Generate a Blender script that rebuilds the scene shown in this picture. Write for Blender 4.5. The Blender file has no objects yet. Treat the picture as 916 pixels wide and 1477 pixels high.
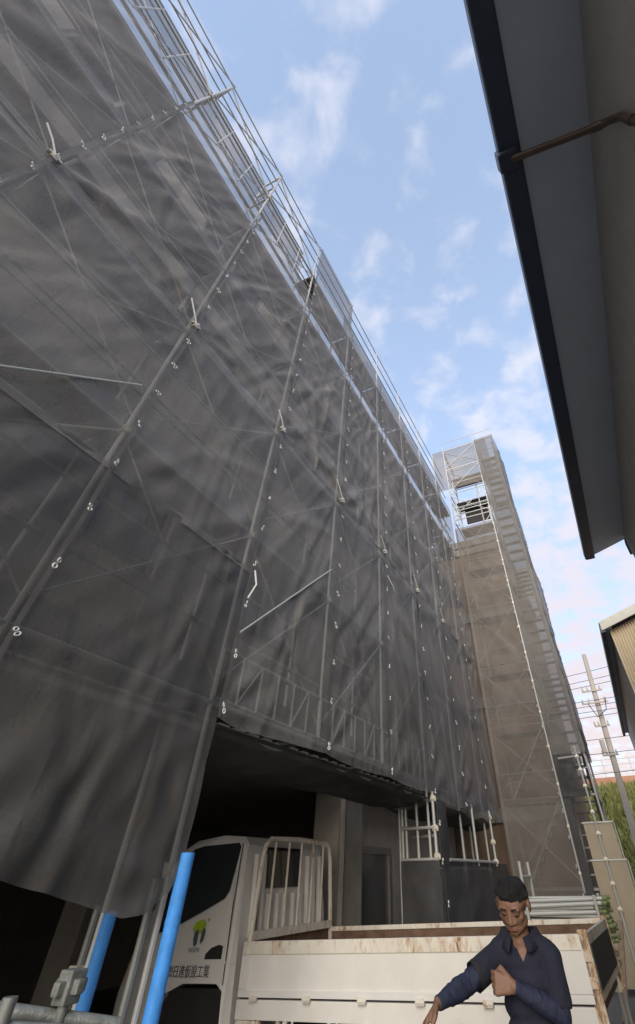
import bpy, bmesh, math, random
import numpy as np
from mathutils import Vector, Matrix
random.seed(7)
S = bpy.context.scene
C = S.collection
rad = math.radians

# ------------------------------------------------------------------ camera
HC = 1.61
cam = bpy.data.cameras.new('camera')
cam.sensor_width = 36.0
cam.lens = 609.57 / 1477 * 36.0
cam.shift_x = (458 - 548.77) / 1477
cam.shift_y = -(738.5 - 640.67) / 1477
cam.clip_start = 0.05
cam.clip_end = 3000
camo = bpy.data.objects.new('camera', cam)
C.objects.link(camo)
S.camera = camo
camo.matrix_world = Matrix.Translation((0, 0, HC)) @ Matrix.Rotation(0.4094, 4, 'Z') @ Matrix.Rotation(2.3674, 4, 'X') @ Matrix.Rotation(-0.0213, 4, 'Z')

# ------------------------------------------------------------------ light
SUN_EL, SUN_AZ = rad(17), rad(172)          # azimuth measured clockwise from +Y
S.view_settings.view_transform = 'Standard'
S.view_settings.look = 'None'
S.view_settings.exposure = 0.85
S.view_settings.gamma = 1.0
w = bpy.data.worlds.new('World'); S.world = w; w.use_nodes = True
nt = w.node_tree; nt.nodes.clear()
def N(t, typ, **kw):
    n = t.nodes.new(typ)
    for k, v in kw.items():
        if k.startswith('i_'): n.inputs[int(k[2:])].default_value = v
        else: setattr(n, k, v)
    return n
L_ = nt.links.new
out = N(nt, 'ShaderNodeOutputWorld'); bg = N(nt, 'ShaderNodeBackground'); bg.inputs[1].default_value = 0.14
L_(bg.outputs[0], out.inputs[0])
sky = N(nt, 'ShaderNodeTexSky', sky_type='NISHITA', sun_disc=False)
sky.sun_elevation = SUN_EL; sky.sun_rotation = SUN_AZ
sky.air_density = 1.0; sky.dust_density = 0.6; sky.ozone_density = 1.6
geo = N(nt, 'ShaderNodeTexCoord')
sep = N(nt, 'ShaderNodeSeparateXYZ'); L_(geo.outputs['Generated'], sep.inputs[0])
mx = N(nt, 'ShaderNodeMath', operation='MAXIMUM'); L_(sep.outputs[2], mx.inputs[0]); mx.inputs[1].default_value = 0.03
ad = N(nt, 'ShaderNodeMath', operation='ADD'); L_(mx.outputs[0], ad.inputs[0]); ad.inputs[1].default_value = 0.12
dx = N(nt, 'ShaderNodeMath', operation='DIVIDE'); L_(sep.outputs[0], dx.inputs[0]); L_(ad.outputs[0], dx.inputs[1])
dy = N(nt, 'ShaderNodeMath', operation='DIVIDE'); L_(sep.outputs[1], dy.inputs[0]); L_(ad.outputs[0], dy.inputs[1])
cmb = N(nt, 'ShaderNodeCombineXYZ'); L_(dx.outputs[0], cmb.inputs[0]); L_(dy.outputs[0], cmb.inputs[1])
n1 = N(nt, 'ShaderNodeTexNoise'); n1.inputs['Scale'].default_value = 8.5; n1.inputs['Detail'].default_value = 7; n1.inputs['Roughness'].default_value = 0.52; n1.inputs['Distortion'].default_value = 0.25
L_(cmb.outputs[0], n1.inputs['Vector'])
n2 = N(nt, 'ShaderNodeTexNoise'); n2.inputs['Scale'].default_value = 1.1; n2.inputs['Detail'].default_value = 3
L_(cmb.outputs[0], n2.inputs['Vector'])
# coverage: more broken cloud towards the horizon
cov = N(nt, 'ShaderNodeMapRange'); cov.inputs[1].default_value = 0.1; cov.inputs[2].default_value = 0.95; cov.inputs[3].default_value = 0.16; cov.inputs[4].default_value = -0.03
L_(sep.outputs[2], cov.inputs[0])
s2 = N(nt, 'ShaderNodeMath', operation='MULTIPLY_ADD'); L_(n2.outputs[0], s2.inputs[0]); s2.inputs[1].default_value = 0.45; L_(cov.outputs[0], s2.inputs[2])
s1 = N(nt, 'ShaderNodeMath', operation='ADD'); L_(n1.outputs[0], s1.inputs[0]); L_(s2.outputs[0], s1.inputs[1])
cr = N(nt, 'ShaderNodeMapRange', interpolation_type='SMOOTHSTEP'); L_(s1.outputs[0], cr.inputs[0])
cr.inputs[1].default_value = 0.64; cr.inputs[2].default_value = 0.95; cr.inputs[3].default_value = 0.0; cr.inputs[4].default_value = 0.8
# cloud colour: pinkish low, whiter high
cc = N(nt, 'ShaderNodeMapRange'); L_(sep.outputs[2], cc.inputs[0]); cc.inputs[1].default_value = 0.1; cc.inputs[2].default_value = 0.7
cmix = N(nt, 'ShaderNodeMix', data_type='RGBA'); L_(cc.outputs[0], cmix.inputs[0])
cmix.inputs[6].default_value = (3.7, 3.0, 2.9, 1); cmix.inputs[7].default_value = (3.5, 3.55, 4.0, 1)
# thin high veil that pales the blue towards the horizon
veil = N(nt, 'ShaderNodeMapRange'); L_(sep.outputs[2], veil.inputs[0]); veil.inputs[1].default_value = 0.0; veil.inputs[2].default_value = 1.0; veil.inputs[3].default_value = 0.75; veil.inputs[4].default_value = 0.38
vmix = N(nt, 'ShaderNodeMix', data_type='RGBA'); L_(veil.outputs[0], vmix.inputs[0])
skm = N(nt, 'ShaderNodeMix', data_type='RGBA', blend_type='MULTIPLY'); skm.inputs[0].default_value = 1.0
L_(sky.outputs[0], skm.inputs[6]); skm.inputs[7].default_value = (1, 1, 1, 1)
L_(skm.outputs[2], vmix.inputs[6])
vh = N(nt, 'ShaderNodeMapRange'); L_(sep.outputs[2], vh.inputs[0]); vh.inputs[1].default_value = 0.05; vh.inputs[2].default_value = 0.6
vcol = N(nt, 'ShaderNodeMix', data_type='RGBA'); L_(vh.outputs[0], vcol.inputs[0]); vcol.inputs[6].default_value = (3.55, 3.25, 3.5, 1); vcol.inputs[7].default_value = (3.3, 4.15, 5.8, 1)
L_(vcol.outputs[2], vmix.inputs[7])
fin = N(nt, 'ShaderNodeMix', data_type='RGBA'); L_(cr.outputs[0], fin.inputs[0]); L_(vmix.outputs[2], fin.inputs[6]); L_(cmix.outputs[2], fin.inputs[7])
L_(fin.outputs[2], bg.inputs[0])

sun = bpy.data.lights.new('sun', 'SUN'); sun.energy = 2.2; sun.angle = rad(45); sun.color = (1.0, 0.90, 0.78)
suno = bpy.data.objects.new('sun', sun); C.objects.link(suno)
sd = Vector((math.sin(SUN_AZ) * math.cos(SUN_EL), math.cos(SUN_AZ) * math.cos(SUN_EL), math.sin(SUN_EL)))
suno.rotation_euler = sd.to_track_quat('Z', 'Y').to_euler()

# ------------------------------------------------------------------ materials
def mat(name, col, rough=0.7, metal=0.0, var=0.12, scale=6.0, bump=0.0, bscale=40.0, spec=0.4, extra=None):
    m = bpy.data.materials.new(name); m.use_nodes = True
    t = m.node_tree; b = t.nodes['Principled BSDF']
    b.inputs['Roughness'].default_value = rough; b.inputs['Metallic'].default_value = metal
    b.inputs['Specular IOR Level'].default_value = spec
    tc = N(t, 'ShaderNodeTexCoord')
    nz = N(t, 'ShaderNodeTexNoise'); nz.inputs['Scale'].default_value = scale; nz.inputs['Detail'].default_value = 6; nz.inputs['Roughness'].default_value = 0.62
    t.links.new(tc.outputs['Object'], nz.inputs['Vector'])
    r = N(t, 'ShaderNodeMapRange'); r.inputs[1].default_value = 0.25; r.inputs[2].default_value = 0.75; r.inputs[3].default_value = 1 - var; r.inputs[4].default_value = 1 + var
    t.links.new(nz.outputs[0], r.inputs[0])
    mu = N(t, 'ShaderNodeMix', data_type='RGBA', blend_type='MULTIPLY'); mu.inputs[0].default_value = 1
    mu.inputs[6].default_value = (*col, 1); t.links.new(r.outputs[0], mu.inputs[7])
    t.links.new(mu.outputs[2], b.inputs['Base Color'])
    if bump:
        bz = N(t, 'ShaderNodeTexNoise'); bz.inputs['Scale'].default_value = bscale; bz.inputs['Detail'].default_value = 5
        t.links.new(tc.outputs['Object'], bz.inputs['Vector'])
        bp = N(t, 'ShaderNodeBump'); bp.inputs['Strength'].default_value = bump; bp.inputs['Distance'].default_value = 0.02
        t.links.new(bz.outputs[0], bp.inputs['Height']); t.links.new(bp.outputs[0], b.inputs['Normal'])
    if extra: extra(t, b, mu, tc)
    return m

def rusty(amount, streak=True, col=(0.42, 0.22, 0.06)):
    """stains that creep over paint, with darker rust in their cores"""
    def f(t, b, mu, tc):
        mp = N(t, 'ShaderNodeMapping'); mp.inputs['Scale'].default_value = (9.5, 9.5, 4.0) if streak else (6, 6, 6)
        t.links.new(tc.outputs['Object'], mp.inputs[0])
        z = N(t, 'ShaderNodeTexNoise'); z.inputs['Scale'].default_value = 1.7; z.inputs['Detail'].default_value = 10; z.inputs['Roughness'].default_value = 0.74; z.inputs['Distortion'].default_value = 0.35
        t.links.new(mp.outputs[0], z.inputs['Vector'])
        big = N(t, 'ShaderNodeTexNoise'); big.inputs['Scale'].default_value = 1.5; big.inputs['Detail'].default_value = 3
        t.links.new(tc.outputs['Object'], big.inputs['Vector'])
        am = N(t, 'ShaderNodeMath', operation='MULTIPLY_ADD'); t.links.new(big.outputs[0], am.inputs[0]); am.inputs[1].default_value = 0.5; t.links.new(z.outputs[0], am.inputs[2])
        cur = mu.outputs[2]
        for lo, hi, mx_, cl in ((0.88, 1.06, 0.75, col), (0.99, 1.10, 0.9, (0.13, 0.048, 0.016))):
            r = N(t, 'ShaderNodeMapRange'); r.inputs[1].default_value = lo - amount; r.inputs[2].default_value = hi - amount; r.inputs[4].default_value = mx_
            t.links.new(am.outputs[0], r.inputs[0])
            mm = N(t, 'ShaderNodeMix', data_type='RGBA'); t.links.new(r.outputs[0], mm.inputs[0])
            t.links.new(cur, mm.inputs[6]); mm.inputs[7].default_value = (*cl, 1); cur = mm.outputs[2]
        t.links.new(cur, b.inputs['Base Color'])
    return f

def net_mat(name, col, trans, wr=1.0):
    m = bpy.data.materials.new(name); m.use_nodes = True
    t = m.node_tree; b = t.nodes['Principled BSDF']; o = t.nodes['Material Output']
    b.inputs['Roughness'].default_value = 0.6; b.inputs['Specular IOR Level'].default_value = 0.25
    tc = N(t, 'ShaderNodeTexCoord')
    nz = N(t, 'ShaderNodeTexNoise'); nz.inputs['Scale'].default_value = 1.3; nz.inputs['Detail'].default_value = 8; nz.inputs['Roughness'].default_value = 0.65
    t.links.new(tc.outputs['Object'], nz.inputs['Vector'])
    r = N(t, 'ShaderNodeMapRange'); r.inputs[1].default_value = 0.3; r.inputs[2].default_value = 0.7; r.inputs[3].default_value = 0.8; r.inputs[4].default_value = 1.2
    t.links.new(nz.outputs[0], r.inputs[0])
    mu = N(t, 'ShaderNodeMix', data_type='RGBA', blend_type='MULTIPLY'); mu.inputs[0].default_value = 1
    mu.inputs[6].default_value = (*col, 1)
    wv = N(t, 'ShaderNodeTexNoise'); wv.inputs['Scale'].default_value = 75; wv.inputs['Detail'].default_value = 3
    t.links.new(tc.outputs['Object'], wv.inputs['Vector'])
    wr_ = N(t, 'ShaderNodeMath', operation='MULTIPLY_ADD'); t.links.new(wv.outputs[0], wr_.inputs[0]); wr_.inputs[1].default_value = 0.4; wr_.inputs[2].default_value = -0.2
    ws = N(t, 'ShaderNodeMath', operation='ADD'); t.links.new(r.outputs[0], ws.inputs[0]); t.links.new(wr_.outputs[0], ws.inputs[1])
    t.links.new(ws.outputs[0], mu.inputs[7])
    t.links.new(mu.outputs[2], b.inputs['Base Color'])
    # creases in the woven cloth
    mp = N(t, 'ShaderNodeMapping'); mp.inputs['Rotation'].default_value = (rad(38), 0, 0); mp.inputs['Scale'].default_value = (1, 4.0, 1.1)
    t.links.new(tc.outputs['Object'], mp.inputs[0])
    z = N(t, 'ShaderNodeTexNoise'); z.inputs['Scale'].default_value = 2.0; z.inputs['Detail'].default_value = 3; z.inputs['Roughness'].default_value = 0.55; z.inputs['Distortion'].default_value = 0.5
    t.links.new(mp.outputs[0], z.inputs['Vector'])
    g = N(t, 'ShaderNodeTexNoise'); g.inputs['Scale'].default_value = 160; g.inputs['Detail'].default_value = 2
    t.links.new(tc.outputs['Object'], g.inputs['Vector'])
    am = N(t, 'ShaderNodeMath', operation='MULTIPLY_ADD'); t.links.new(g.outputs[0], am.inputs[0]); am.inputs[1].default_value = 0.06; t.links.new(z.outputs[0], am.inputs[2])
    bp = N(t, 'ShaderNodeBump'); bp.inputs['Strength'].default_value = 0.22 * wr; bp.inputs['Distance'].default_value = 0.03
    t.links.new(am.outputs[0], bp.inputs['Height']); t.links.new(bp.outputs[0], b.inputs['Normal'])
    tr = N(t, 'ShaderNodeBsdfTransparent'); ms = N(t, 'ShaderNodeMixShader')
    rr = N(t, 'ShaderNodeMapRange'); rr.inputs[1].default_value = 0.3; rr.inputs[2].default_value = 0.7; rr.inputs[3].default_value = trans * 0.94; rr.inputs[4].default_value = trans * 1.06
    t.links.new(z.outputs[0], rr.inputs[0]); t.links.new(rr.outputs[0], ms.inputs[0])
    t.links.new(b.outputs[0], ms.inputs[1]); t.links.new(tr.outputs[0], ms.inputs[2]); t.links.new(ms.outputs[0], o.inputs[0])
    return m

M = {}
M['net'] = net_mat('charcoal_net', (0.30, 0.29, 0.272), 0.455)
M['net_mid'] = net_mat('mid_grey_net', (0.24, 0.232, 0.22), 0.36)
M['net_dark'] = net_mat('shade_darkened_net', (0.15, 0.146, 0.14), 0.30)  # gloom of the dark void behind is painted into this net colour
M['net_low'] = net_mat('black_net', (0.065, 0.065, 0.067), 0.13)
M['net_hem'] = net_mat('doubled_net_hem', (0.17, 0.165, 0.16), 0.08)
M['net_tower'] = net_mat('warm_cast_net', (0.185, 0.168, 0.15), 0.36, 0.8)  # browner than the wall net: warm light on the tower painted into the colour
M['net_stair'] = net_mat('stair_net', (0.175, 0.165, 0.152), 0.33, 0.8)
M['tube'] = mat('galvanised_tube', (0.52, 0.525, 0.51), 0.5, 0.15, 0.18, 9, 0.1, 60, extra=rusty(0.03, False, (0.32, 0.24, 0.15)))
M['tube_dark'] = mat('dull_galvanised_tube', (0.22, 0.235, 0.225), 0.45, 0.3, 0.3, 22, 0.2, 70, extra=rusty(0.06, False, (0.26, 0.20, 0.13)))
M['tube_pale'] = mat('pale_zinc', (0.52, 0.53, 0.50), 0.5, 0.25, 0.15, 9)
M['clampy'] = mat('clamp_zinc', (0.62, 0.58, 0.48), 0.5, 0.4, 0.25, 20)
M['plank'] = mat('steel_plank', (0.24, 0.24, 0.235), 0.55, 0.35, 0.2, 5)
M['tie'] = mat('white_cord', (0.82, 0.82, 0.80), 0.8, 0, 0.05)
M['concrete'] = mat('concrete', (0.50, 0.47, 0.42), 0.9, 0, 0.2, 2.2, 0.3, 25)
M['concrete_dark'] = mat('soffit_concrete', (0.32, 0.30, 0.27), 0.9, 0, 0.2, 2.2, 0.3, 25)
M['facade'] = mat('facade_render', (0.42, 0.385, 0.33), 0.9, 0, 0.15, 1.5, 0.2, 25)
M['brown'] = mat('brown_tile_wall', (0.33, 0.235, 0.16), 0.8, 0, 0.16, 1.8, 0.2, 30)
M['glass'] = mat('dark_glass', (0.03, 0.035, 0.04), 0.06, 0, 0.1, 3, spec=0.6)
M['glass_pale'] = mat('door_glass', (0.15, 0.16, 0.165), 0.12, 0, 0.2, 1.5, spec=0.6)
M['alu'] = mat('aluminium_frame', (0.36, 0.35, 0.33), 0.45, 0.5, 0.1)
M['white'] = mat('white_truck_paint', (0.74, 0.73, 0.70), 0.32, 0, 0.05, 3, extra=rusty(-0.06, True, (0.45, 0.33, 0.18)))
M['white_rust'] = mat('rusted_white_paint', (0.72, 0.69, 0.60), 0.5, 0, 0.1, 4, extra=rusty(0.135, True))
M['white_gate'] = mat('worn_white_gate', (0.74, 0.725, 0.68), 0.42, 0, 0.08, 3, extra=rusty(-0.03, True, (0.42, 0.27, 0.12)))
M['corner_rust'] = mat('flaking_rusted_corner', (0.66, 0.60, 0.50), 0.6, 0, 0.12, 5, extra=rusty(0.25, True))
M['bed'] = mat('brown_bed_board', (0.16, 0.10, 0.065), 0.85, 0, 0.4, 8, 0.3, 40)
M['rubber'] = mat('black_rubber', (0.02, 0.02, 0.021), 0.75, 0, 0.2, 14)
M['chassis'] = mat('black_chassis', (0.025, 0.025, 0.026), 0.6, 0, 0.2)
M['asphalt'] = mat('concrete_paving', (0.19, 0.185, 0.175), 0.92, 0, 0.35, 30, 0.6, 120)
M['foam'] = mat('blue_foam', (0.07, 0.33, 0.86), 0.6, 0, 0.22, 14, 0.15, 60)
M['tan'] = mat('tan_panel', (0.42, 0.36, 0.26), 0.7, 0, 0.08, 3)
M['corr'] = mat('tan_corrugated', (0.55, 0.45, 0.30), 0.6, 0.0, 0.10, 2.5, extra=rusty(-0.08, True))
M['trim'] = mat('pale_trim', (0.45, 0.44, 0.38), 0.55, 0.1, 0.1)
M['gutter'] = mat('dark_gutter', (0.055, 0.07, 0.115), 0.4, 0.1, 0.15, spec=0.5)
M['soffit'] = mat('grey_soffit', (0.62, 0.68, 0.78), 0.8, 0, 0.07, 2, 0.1, 60)
M['sidewall'] = mat('grey_olive_wall', (0.52, 0.51, 0.48), 0.9, 0, 0.10, 3, 0.35, 90)
M['roof'] = mat('dark_roof', (0.06, 0.065, 0.075), 0.5, 0.2, 0.15)
M['bronze'] = mat('bronze_pipe', (0.12, 0.085, 0.065), 0.32, 0.25, 0.15, spec=0.6)
M['navy'] = mat('navy_cotton', (0.0165, 0.0185, 0.035), 0.9, 0, 0.2, 9, 0.5, 25)
M['sleeve'] = mat('blue_stretch_sleeve', (0.023, 0.029, 0.060), 0.7, 0, 0.15, 14, 0.3, 40)
M['trouser'] = mat('dark_work_trousers', (0.03, 0.03, 0.036), 0.9, 0, 0.2, 9, 0.4, 30)
M['skin'] = mat('brown_skin', (0.205, 0.115, 0.075), 0.55, 0, 0.04, 14, 0.08, 90)
M['lip'] = mat('lip', (0.24, 0.09, 0.07), 0.5, 0, 0.1)
M['hair'] = mat('black_hair', (0.012, 0.011, 0.011), 0.65, 0, 0.4, 60, 0.8, 160)
M['polec'] = mat('pole_concrete', (0.42, 0.38, 0.33), 0.85, 0, 0.12, 2)
M['wire'] = mat('black_cable', (0.03, 0.03, 0.03), 0.6)
M['grass'] = mat('hill_grass', (0.20, 0.215, 0.075), 0.95, 0, 0.55, 0.5, 0.5, 6)  # grass colour lightened to carry the sun haze over the hill
M['soil'] = mat('red_soil', (0.36, 0.19, 0.12), 0.95, 0, 0.3, 1)
M['leafcol'] = mat('weed_leaf', (0.20, 0.215, 0.07), 0.8, 0, 0.5, 2)  # same haze-lightened tone as the grass
M['greenend'] = mat('lime_paint', (0.19, 0.225, 0.10), 0.6, 0, 0.2)
M['crate'] = mat('teal_plastic', (0.16, 0.42, 0.34), 0.5, 0, 0.1)
M['wood'] = mat('weathered_timber', (0.30, 0.23, 0.16), 0.85, 0, 0.3, 10)
M['logo_g'] = mat('lime_print', (0.42, 0.58, 0.03), 0.5, 0, 0.02)
M['logo_k'] = mat('grey_print', (0.10, 0.115, 0.13), 0.5, 0, 0.02)
M['print'] = mat('faded_grey_print', (0.42, 0.43, 0.44), 0.5, 0, 0.02)
M['lamp'] = mat('amber_lens', (0.75, 0.55, 0.35), 0.2, 0, 0.1, spec=0.6)

# ------------------------------------------------------------------ helpers
def tag(o, label=None, cat=None, group=None, kind=None):
    if label: o['label'] = label
    if cat: o['category'] = cat
    if group: o['group'] = group
    if kind: o['kind'] = kind
    return o
def empty(name, loc, label=None, cat=None, group=None, mw=None):
    o = bpy.data.objects.new(name, None); C.objects.link(o)
    o.empty_display_size = 0.1
    o.matrix_world = mw if mw is not None else Matrix.Translation(loc)
    o['_mw'] = 1
    ROOT[o.name] = o.matrix_world.copy()
    return tag(o, label, cat, group)
ROOT = {}
def attach(o, parent, local=False):
    if parent is not None:
        o.parent = parent
        if not local:
            mw = ROOT.get(parent.name)
            if mw is None and parent.parent is not None: mw = ROOT.get(parent.parent.name)
            if mw is not None and parent.parent is None: o.matrix_parent_inverse = mw.inverted()
    return o
class MB:
    """collects shapes for ONE mesh"""
    def __init__(s): s.v = []; s.f = []
    def add(s, vs, fs):
        n = len(s.v); s.v += [tuple(p) for p in vs]; s.f += [tuple(i + n for i in f) for f in fs]; return s
    def box(s, a, b):
        x0, y0, z0 = a; x1, y1, z1 = b
        return s.add([(x0,y0,z0),(x1,y0,z0),(x1,y1,z0),(x0,y1,z0),(x0,y0,z1),(x1,y0,z1),(x1,y1,z1),(x0,y1,z1)],
                     [(0,3,2,1),(4,5,6,7),(0,1,5,4),(1,2,6,5),(2,3,7,6),(3,0,4,7)])
    def tube(s, pts, r, n=8, cap=True):
        pts = [Vector(p) for p in pts]; rs = r if isinstance(r, (list, tuple)) else [r] * len(pts)
        rings = []; ref = None
        for i, p in enumerate(pts):
            d = (pts[min(i+1, len(pts)-1)] - pts[max(i-1, 0)]).normalized()
            if ref is None: ref = d.orthogonal().normalized()
            ref = (ref - d * ref.dot(d)).normalized(); q = d.cross(ref)
            rings.append([p + (ref * math.cos(2*math.pi*k/n) + q * math.sin(2*math.pi*k/n)) * rs[i] for k in range(n)])
        vs = [v for R in rings for v in R]; fs = []
        for i in range(len(pts)-1):
            for k in range(n):
                a = i*n+k; b = i*n+(k+1) % n
                fs.append((a, b, b+n, a+n))
        if cap: fs += [tuple(range(n-1, -1, -1)), tuple(range((len(pts)-1)*n, len(pts)*n))]
        return s.add(vs, fs)
    def bar(s, p0, p1, wd, th, up=(0,0,1)):
        p0 = Vector(p0); p1 = Vector(p1); d = (p1-p0).normalized(); u = Vector(up)
        if abs(d.dot(u)) > 0.98: u = Vector((0,1,0))
        x = d.cross(u).normalized()*wd/2; y = x.cross(d).normalized()*th/2
        vs = [p0-x-y, p0+x-y, p0+x+y, p0-x+y, p1-x-y, p1+x-y, p1+x+y, p1-x+y]
        return s.add(vs, [(0,3,2,1),(4,5,6,7),(0,1,5,4),(1,2,6,5),(2,3,7,6),(3,0,4,7)])
    def prism(s, prof, a, b, axis):
        """extrude a closed 2D profile between a and b along axis (0,1,2)"""
        n = len(prof); vs = []
        for c in (a, b):
            for p in prof:
                q = list(p); q.insert(axis, c); vs.append(q)
        return s.add(vs, [tuple(range(n-1, -1, -1)), tuple(range(n, 2*n))] + [(k, (k+1) % n, (k+1) % n + n, k+n) for k in range(n)])
    def torus(s, c, axis, R, r, n=10, m=5):
        c = Vector(c); ax = Vector(axis).normalized(); u = ax.orthogonal().normalized(); v = ax.cross(u)
        vs = []; fs = []
        for i in range(n):
            a = 2*math.pi*i/n; d = u*math.cos(a)+v*math.sin(a)
            for j in range(m):
                b = 2*math.pi*j/m; vs.append(c + d*(R+r*math.cos(b)) + ax*r*math.sin(b))
        for i in range(n):
            for j in range(m):
                fs.append((i*m+j, ((i+1)%n)*m+j, ((i+1)%n)*m+(j+1)%m, i*m+(j+1)%m))
        return s.add(vs, fs)
    def mesh(s, name, m, smooth=False, bevel=0):
        me = bpy.data.meshes.new(name); me.from_pydata(s.v, [], s.f); me.update()
        bm = bmesh.new(); bm.from_mesh(me); bmesh.ops.recalc_face_normals(bm, faces=bm.faces)
        if bevel:
            bmesh.ops.bevel(bm, geom=[e for e in bm.edges if len(e.link_faces) == 2 and e.calc_face_angle(0) > 0.6], offset=bevel, segments=2, profile=0.7, affect='EDGES')
        bm.to_mesh(me); bm.free()
        me.materials.append(M[m] if isinstance(m, str) else m)
        if smooth:
            me.polygons.foreach_set('use_smooth', [True]*len(me.polygons))
            me.set_sharp_from_angle(angle=rad(38))
        return me
    def build(s, name, m, parent=None, smooth=False, bevel=0, local=False):
        o = bpy.data.objects.new(name, s.mesh(name, m, smooth, bevel)); C.objects.link(o)
        return attach(o, parent, local)
_unit = {}
def rod(name, p0, p1, r, m='tube', parent=None, n=8, local=False):
    """a tube as an object sharing one unit mesh"""
    key = (m, n)
    if key not in _unit: _unit[key] = MB().tube([(0,0,0),(0,0,1)], 1.0, n).mesh('rod_' + m, m, True)
    o = bpy.data.objects.new(name, _unit[key]); C.objects.link(o)
    p0 = Vector(p0); p1 = Vector(p1); d = p1 - p0
    attach(o, parent, local)
    o.matrix_basis = Matrix.Translation(p0) @ d.to_track_quat('Z', 'Y').to_matrix().to_4x4() @ Matrix.Diagonal((r, r, d.length, 1))
    return o
def shared(name, me, loc, parent=None, rot=None, sc=(1,1,1), local=False):
    o = bpy.data.objects.new(name, me); C.objects.link(o); attach(o, parent, local)
    o.matrix_basis = Matrix.Translation(loc) @ (rot or Matrix.Identity(4)) @ Matrix.Diagonal((*sc, 1))
    return o
ORD = ['first','second','third','fourth','fifth','sixth','seventh','eighth','ninth','tenth','eleventh','twelfth']

# ------------------------------------------------------------------ ground
def ground_z(x, y=0):
    if x > -1.0: return 0.0
    return max(-0.27, 0.0288 * (x + 1.0))
g = MB()
xs = [-400, -60, -20, -10.4, -8, -6, -4, -2.5, -1.0, 3, 20, 60, 400]; ys = [-400, -60, -20, -5, 0, 5, 10, 15, 20, 28, 60, 400]
vs = [(x, y, ground_z(x)) for x in xs for y in ys]; ny = len(ys)
g.add(vs, [(i*ny+j, (i+1)*ny+j, (i+1)*ny+j+1, i*ny+j+1) for i in range(len(xs)-1) for j in range(ny-1)])
tag(g.build('ground', 'asphalt'), kind='structure')

# ------------------------------------------------------------------ main building behind the nets
D = 2.918; Y0 = -0.433; SP = 1.8
def VY(k): return Y0 + SP*k
XF = -4.15
bl = empty('apartment_building', (-8, 4, 0), 'concrete apartment building being renovated behind the dark scaffold nets', 'building')
YA, YB = -9.0, 14.6
floors = [2.75, 5.55, 8.3, 11.0, 12.5]
for i in range(4):
    z0, z1 = floors[i], floors[i+1]
    if i < 3:
        MB().box((XF-9.5, YA, z0), (XF+0.12, YB, z0+0.42)).build('floor_slab', 'concrete', bl)
        y = YA
        k = 0
        while y < YB - 1.5:
            # pier, spandrel, window
            MB().box((XF-0.25, y, z0+0.42), (XF, y+1.1, z1)).build('pier', 'facade', bl)
            MB().box((XF-0.22, y+1.1, z0+0.42), (XF-0.02, y+3.0, z0+1.25)).build('spandrel', 'facade', bl)
            wn = MB().box((XF-0.16, y+1.1, z0+1.25), (XF-0.06, y+1.16, z1)).box((XF-0.16, y+2.94, z0+1.25), (XF-0.06, y+3.0, z1)).box((XF-0.16, y+2.02, z0+1.25), (XF-0.07, y+2.08, z1)).box((XF-0.165, y+1.16, z0+1.25), (XF-0.065, y+2.94, z0+1.3)).build('window', 'alu', bl)
            pn = MB().box((XF-0.13, y+1.16, z0+1.3), (XF-0.11, y+2.94, z1)).build('pane', 'glass'); pn.parent = wn; pn.matrix_parent_inverse = ROOT[bl.name].inverted() @ Matrix.Identity(4)
            pn.matrix_parent_inverse = Matrix.Identity(4)
            y += 3.0; k += 1
    else:
        MB().box((XF-9.5, YA, z0), (XF+0.03, YB, z1)).build('parapet', 'facade', bl)
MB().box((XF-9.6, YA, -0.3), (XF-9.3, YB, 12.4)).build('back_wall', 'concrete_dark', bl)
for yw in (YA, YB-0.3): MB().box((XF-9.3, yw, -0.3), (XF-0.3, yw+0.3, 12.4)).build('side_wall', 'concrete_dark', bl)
for (px, py) in ((XF-0.75, 8.17), (XF-0.75, 2.2), (XF-0.75, -4.0), (XF-6, 8.17), (XF-6, 2.2)):
    MB().box((px, py, -0.3), (px+0.6, py+0.62, 2.75)).build('pillar', 'concrete', bl, bevel=0.02)
# ground-floor entrance behind the pillar
MB().box((XF-0.52, 8.79, -0.3), (XF-0.42, 8.98, 2.75)).box((XF-0.52, 10.6, -0.3), (XF-0.42, 14.3, 2.75)).box((XF-0.52, 8.98, 2.0), (XF-0.42, 10.6, 2.75)).build('entrance_wall', 'concrete', bl)
dr = MB().box((XF-0.5, 8.98, -0.2), (XF-0.4, 9.3, 2.0)).box((XF-0.5, 10.5, -0.2), (XF-0.4, 10.6, 2.0)).box((XF-0.495, 9.3, 1.9), (XF-0.405, 10.5, 2.0)).build('glass_door', 'alu', bl)
pn = MB().box((XF-0.46, 9.3, -0.2), (XF-0.44, 10.5, 1.9)).build('pane', 'glass_pale'); pn.parent = dr
MB().tube([(XF-0.1, 7.95, -0.2), (XF-0.1, 7.95, 2.7)], 0.05).build('drain_pipe', 'concrete', bl, True)

# wing of brown tile behind the stair tower
wg = empty('wing_building', (-4, 18, 0), 'brown tiled wing of the building seen through the stair tower net', 'building')
MB().box((-12, 15.7, 0), (-1.62, 24, 11.2)).build('wall', 'brown', wg)
for i in range(4):
    z = 2.6 + 2.75*i
    MB().box((-12, 15.62, z), (-1.58, 15.72, z+0.3)).build('floor_band', 'facade', wg)
    for xw in ():
        f = MB().box((xw, 15.64, z-1.75), (xw+1.3, 15.70, z-0.35)).build('window', 'alu', wg)
        p2 = MB().box((xw+0.06, 15.625, z-1.69), (xw+1.24, 15.65, z-0.41)).build('pane', 'glass'); p2.parent = f
MB().box((-12.1, 15.6, 11.2), (-1.5, 24.1, 11.5)).build('roof', 'concrete_dark', wg)

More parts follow.
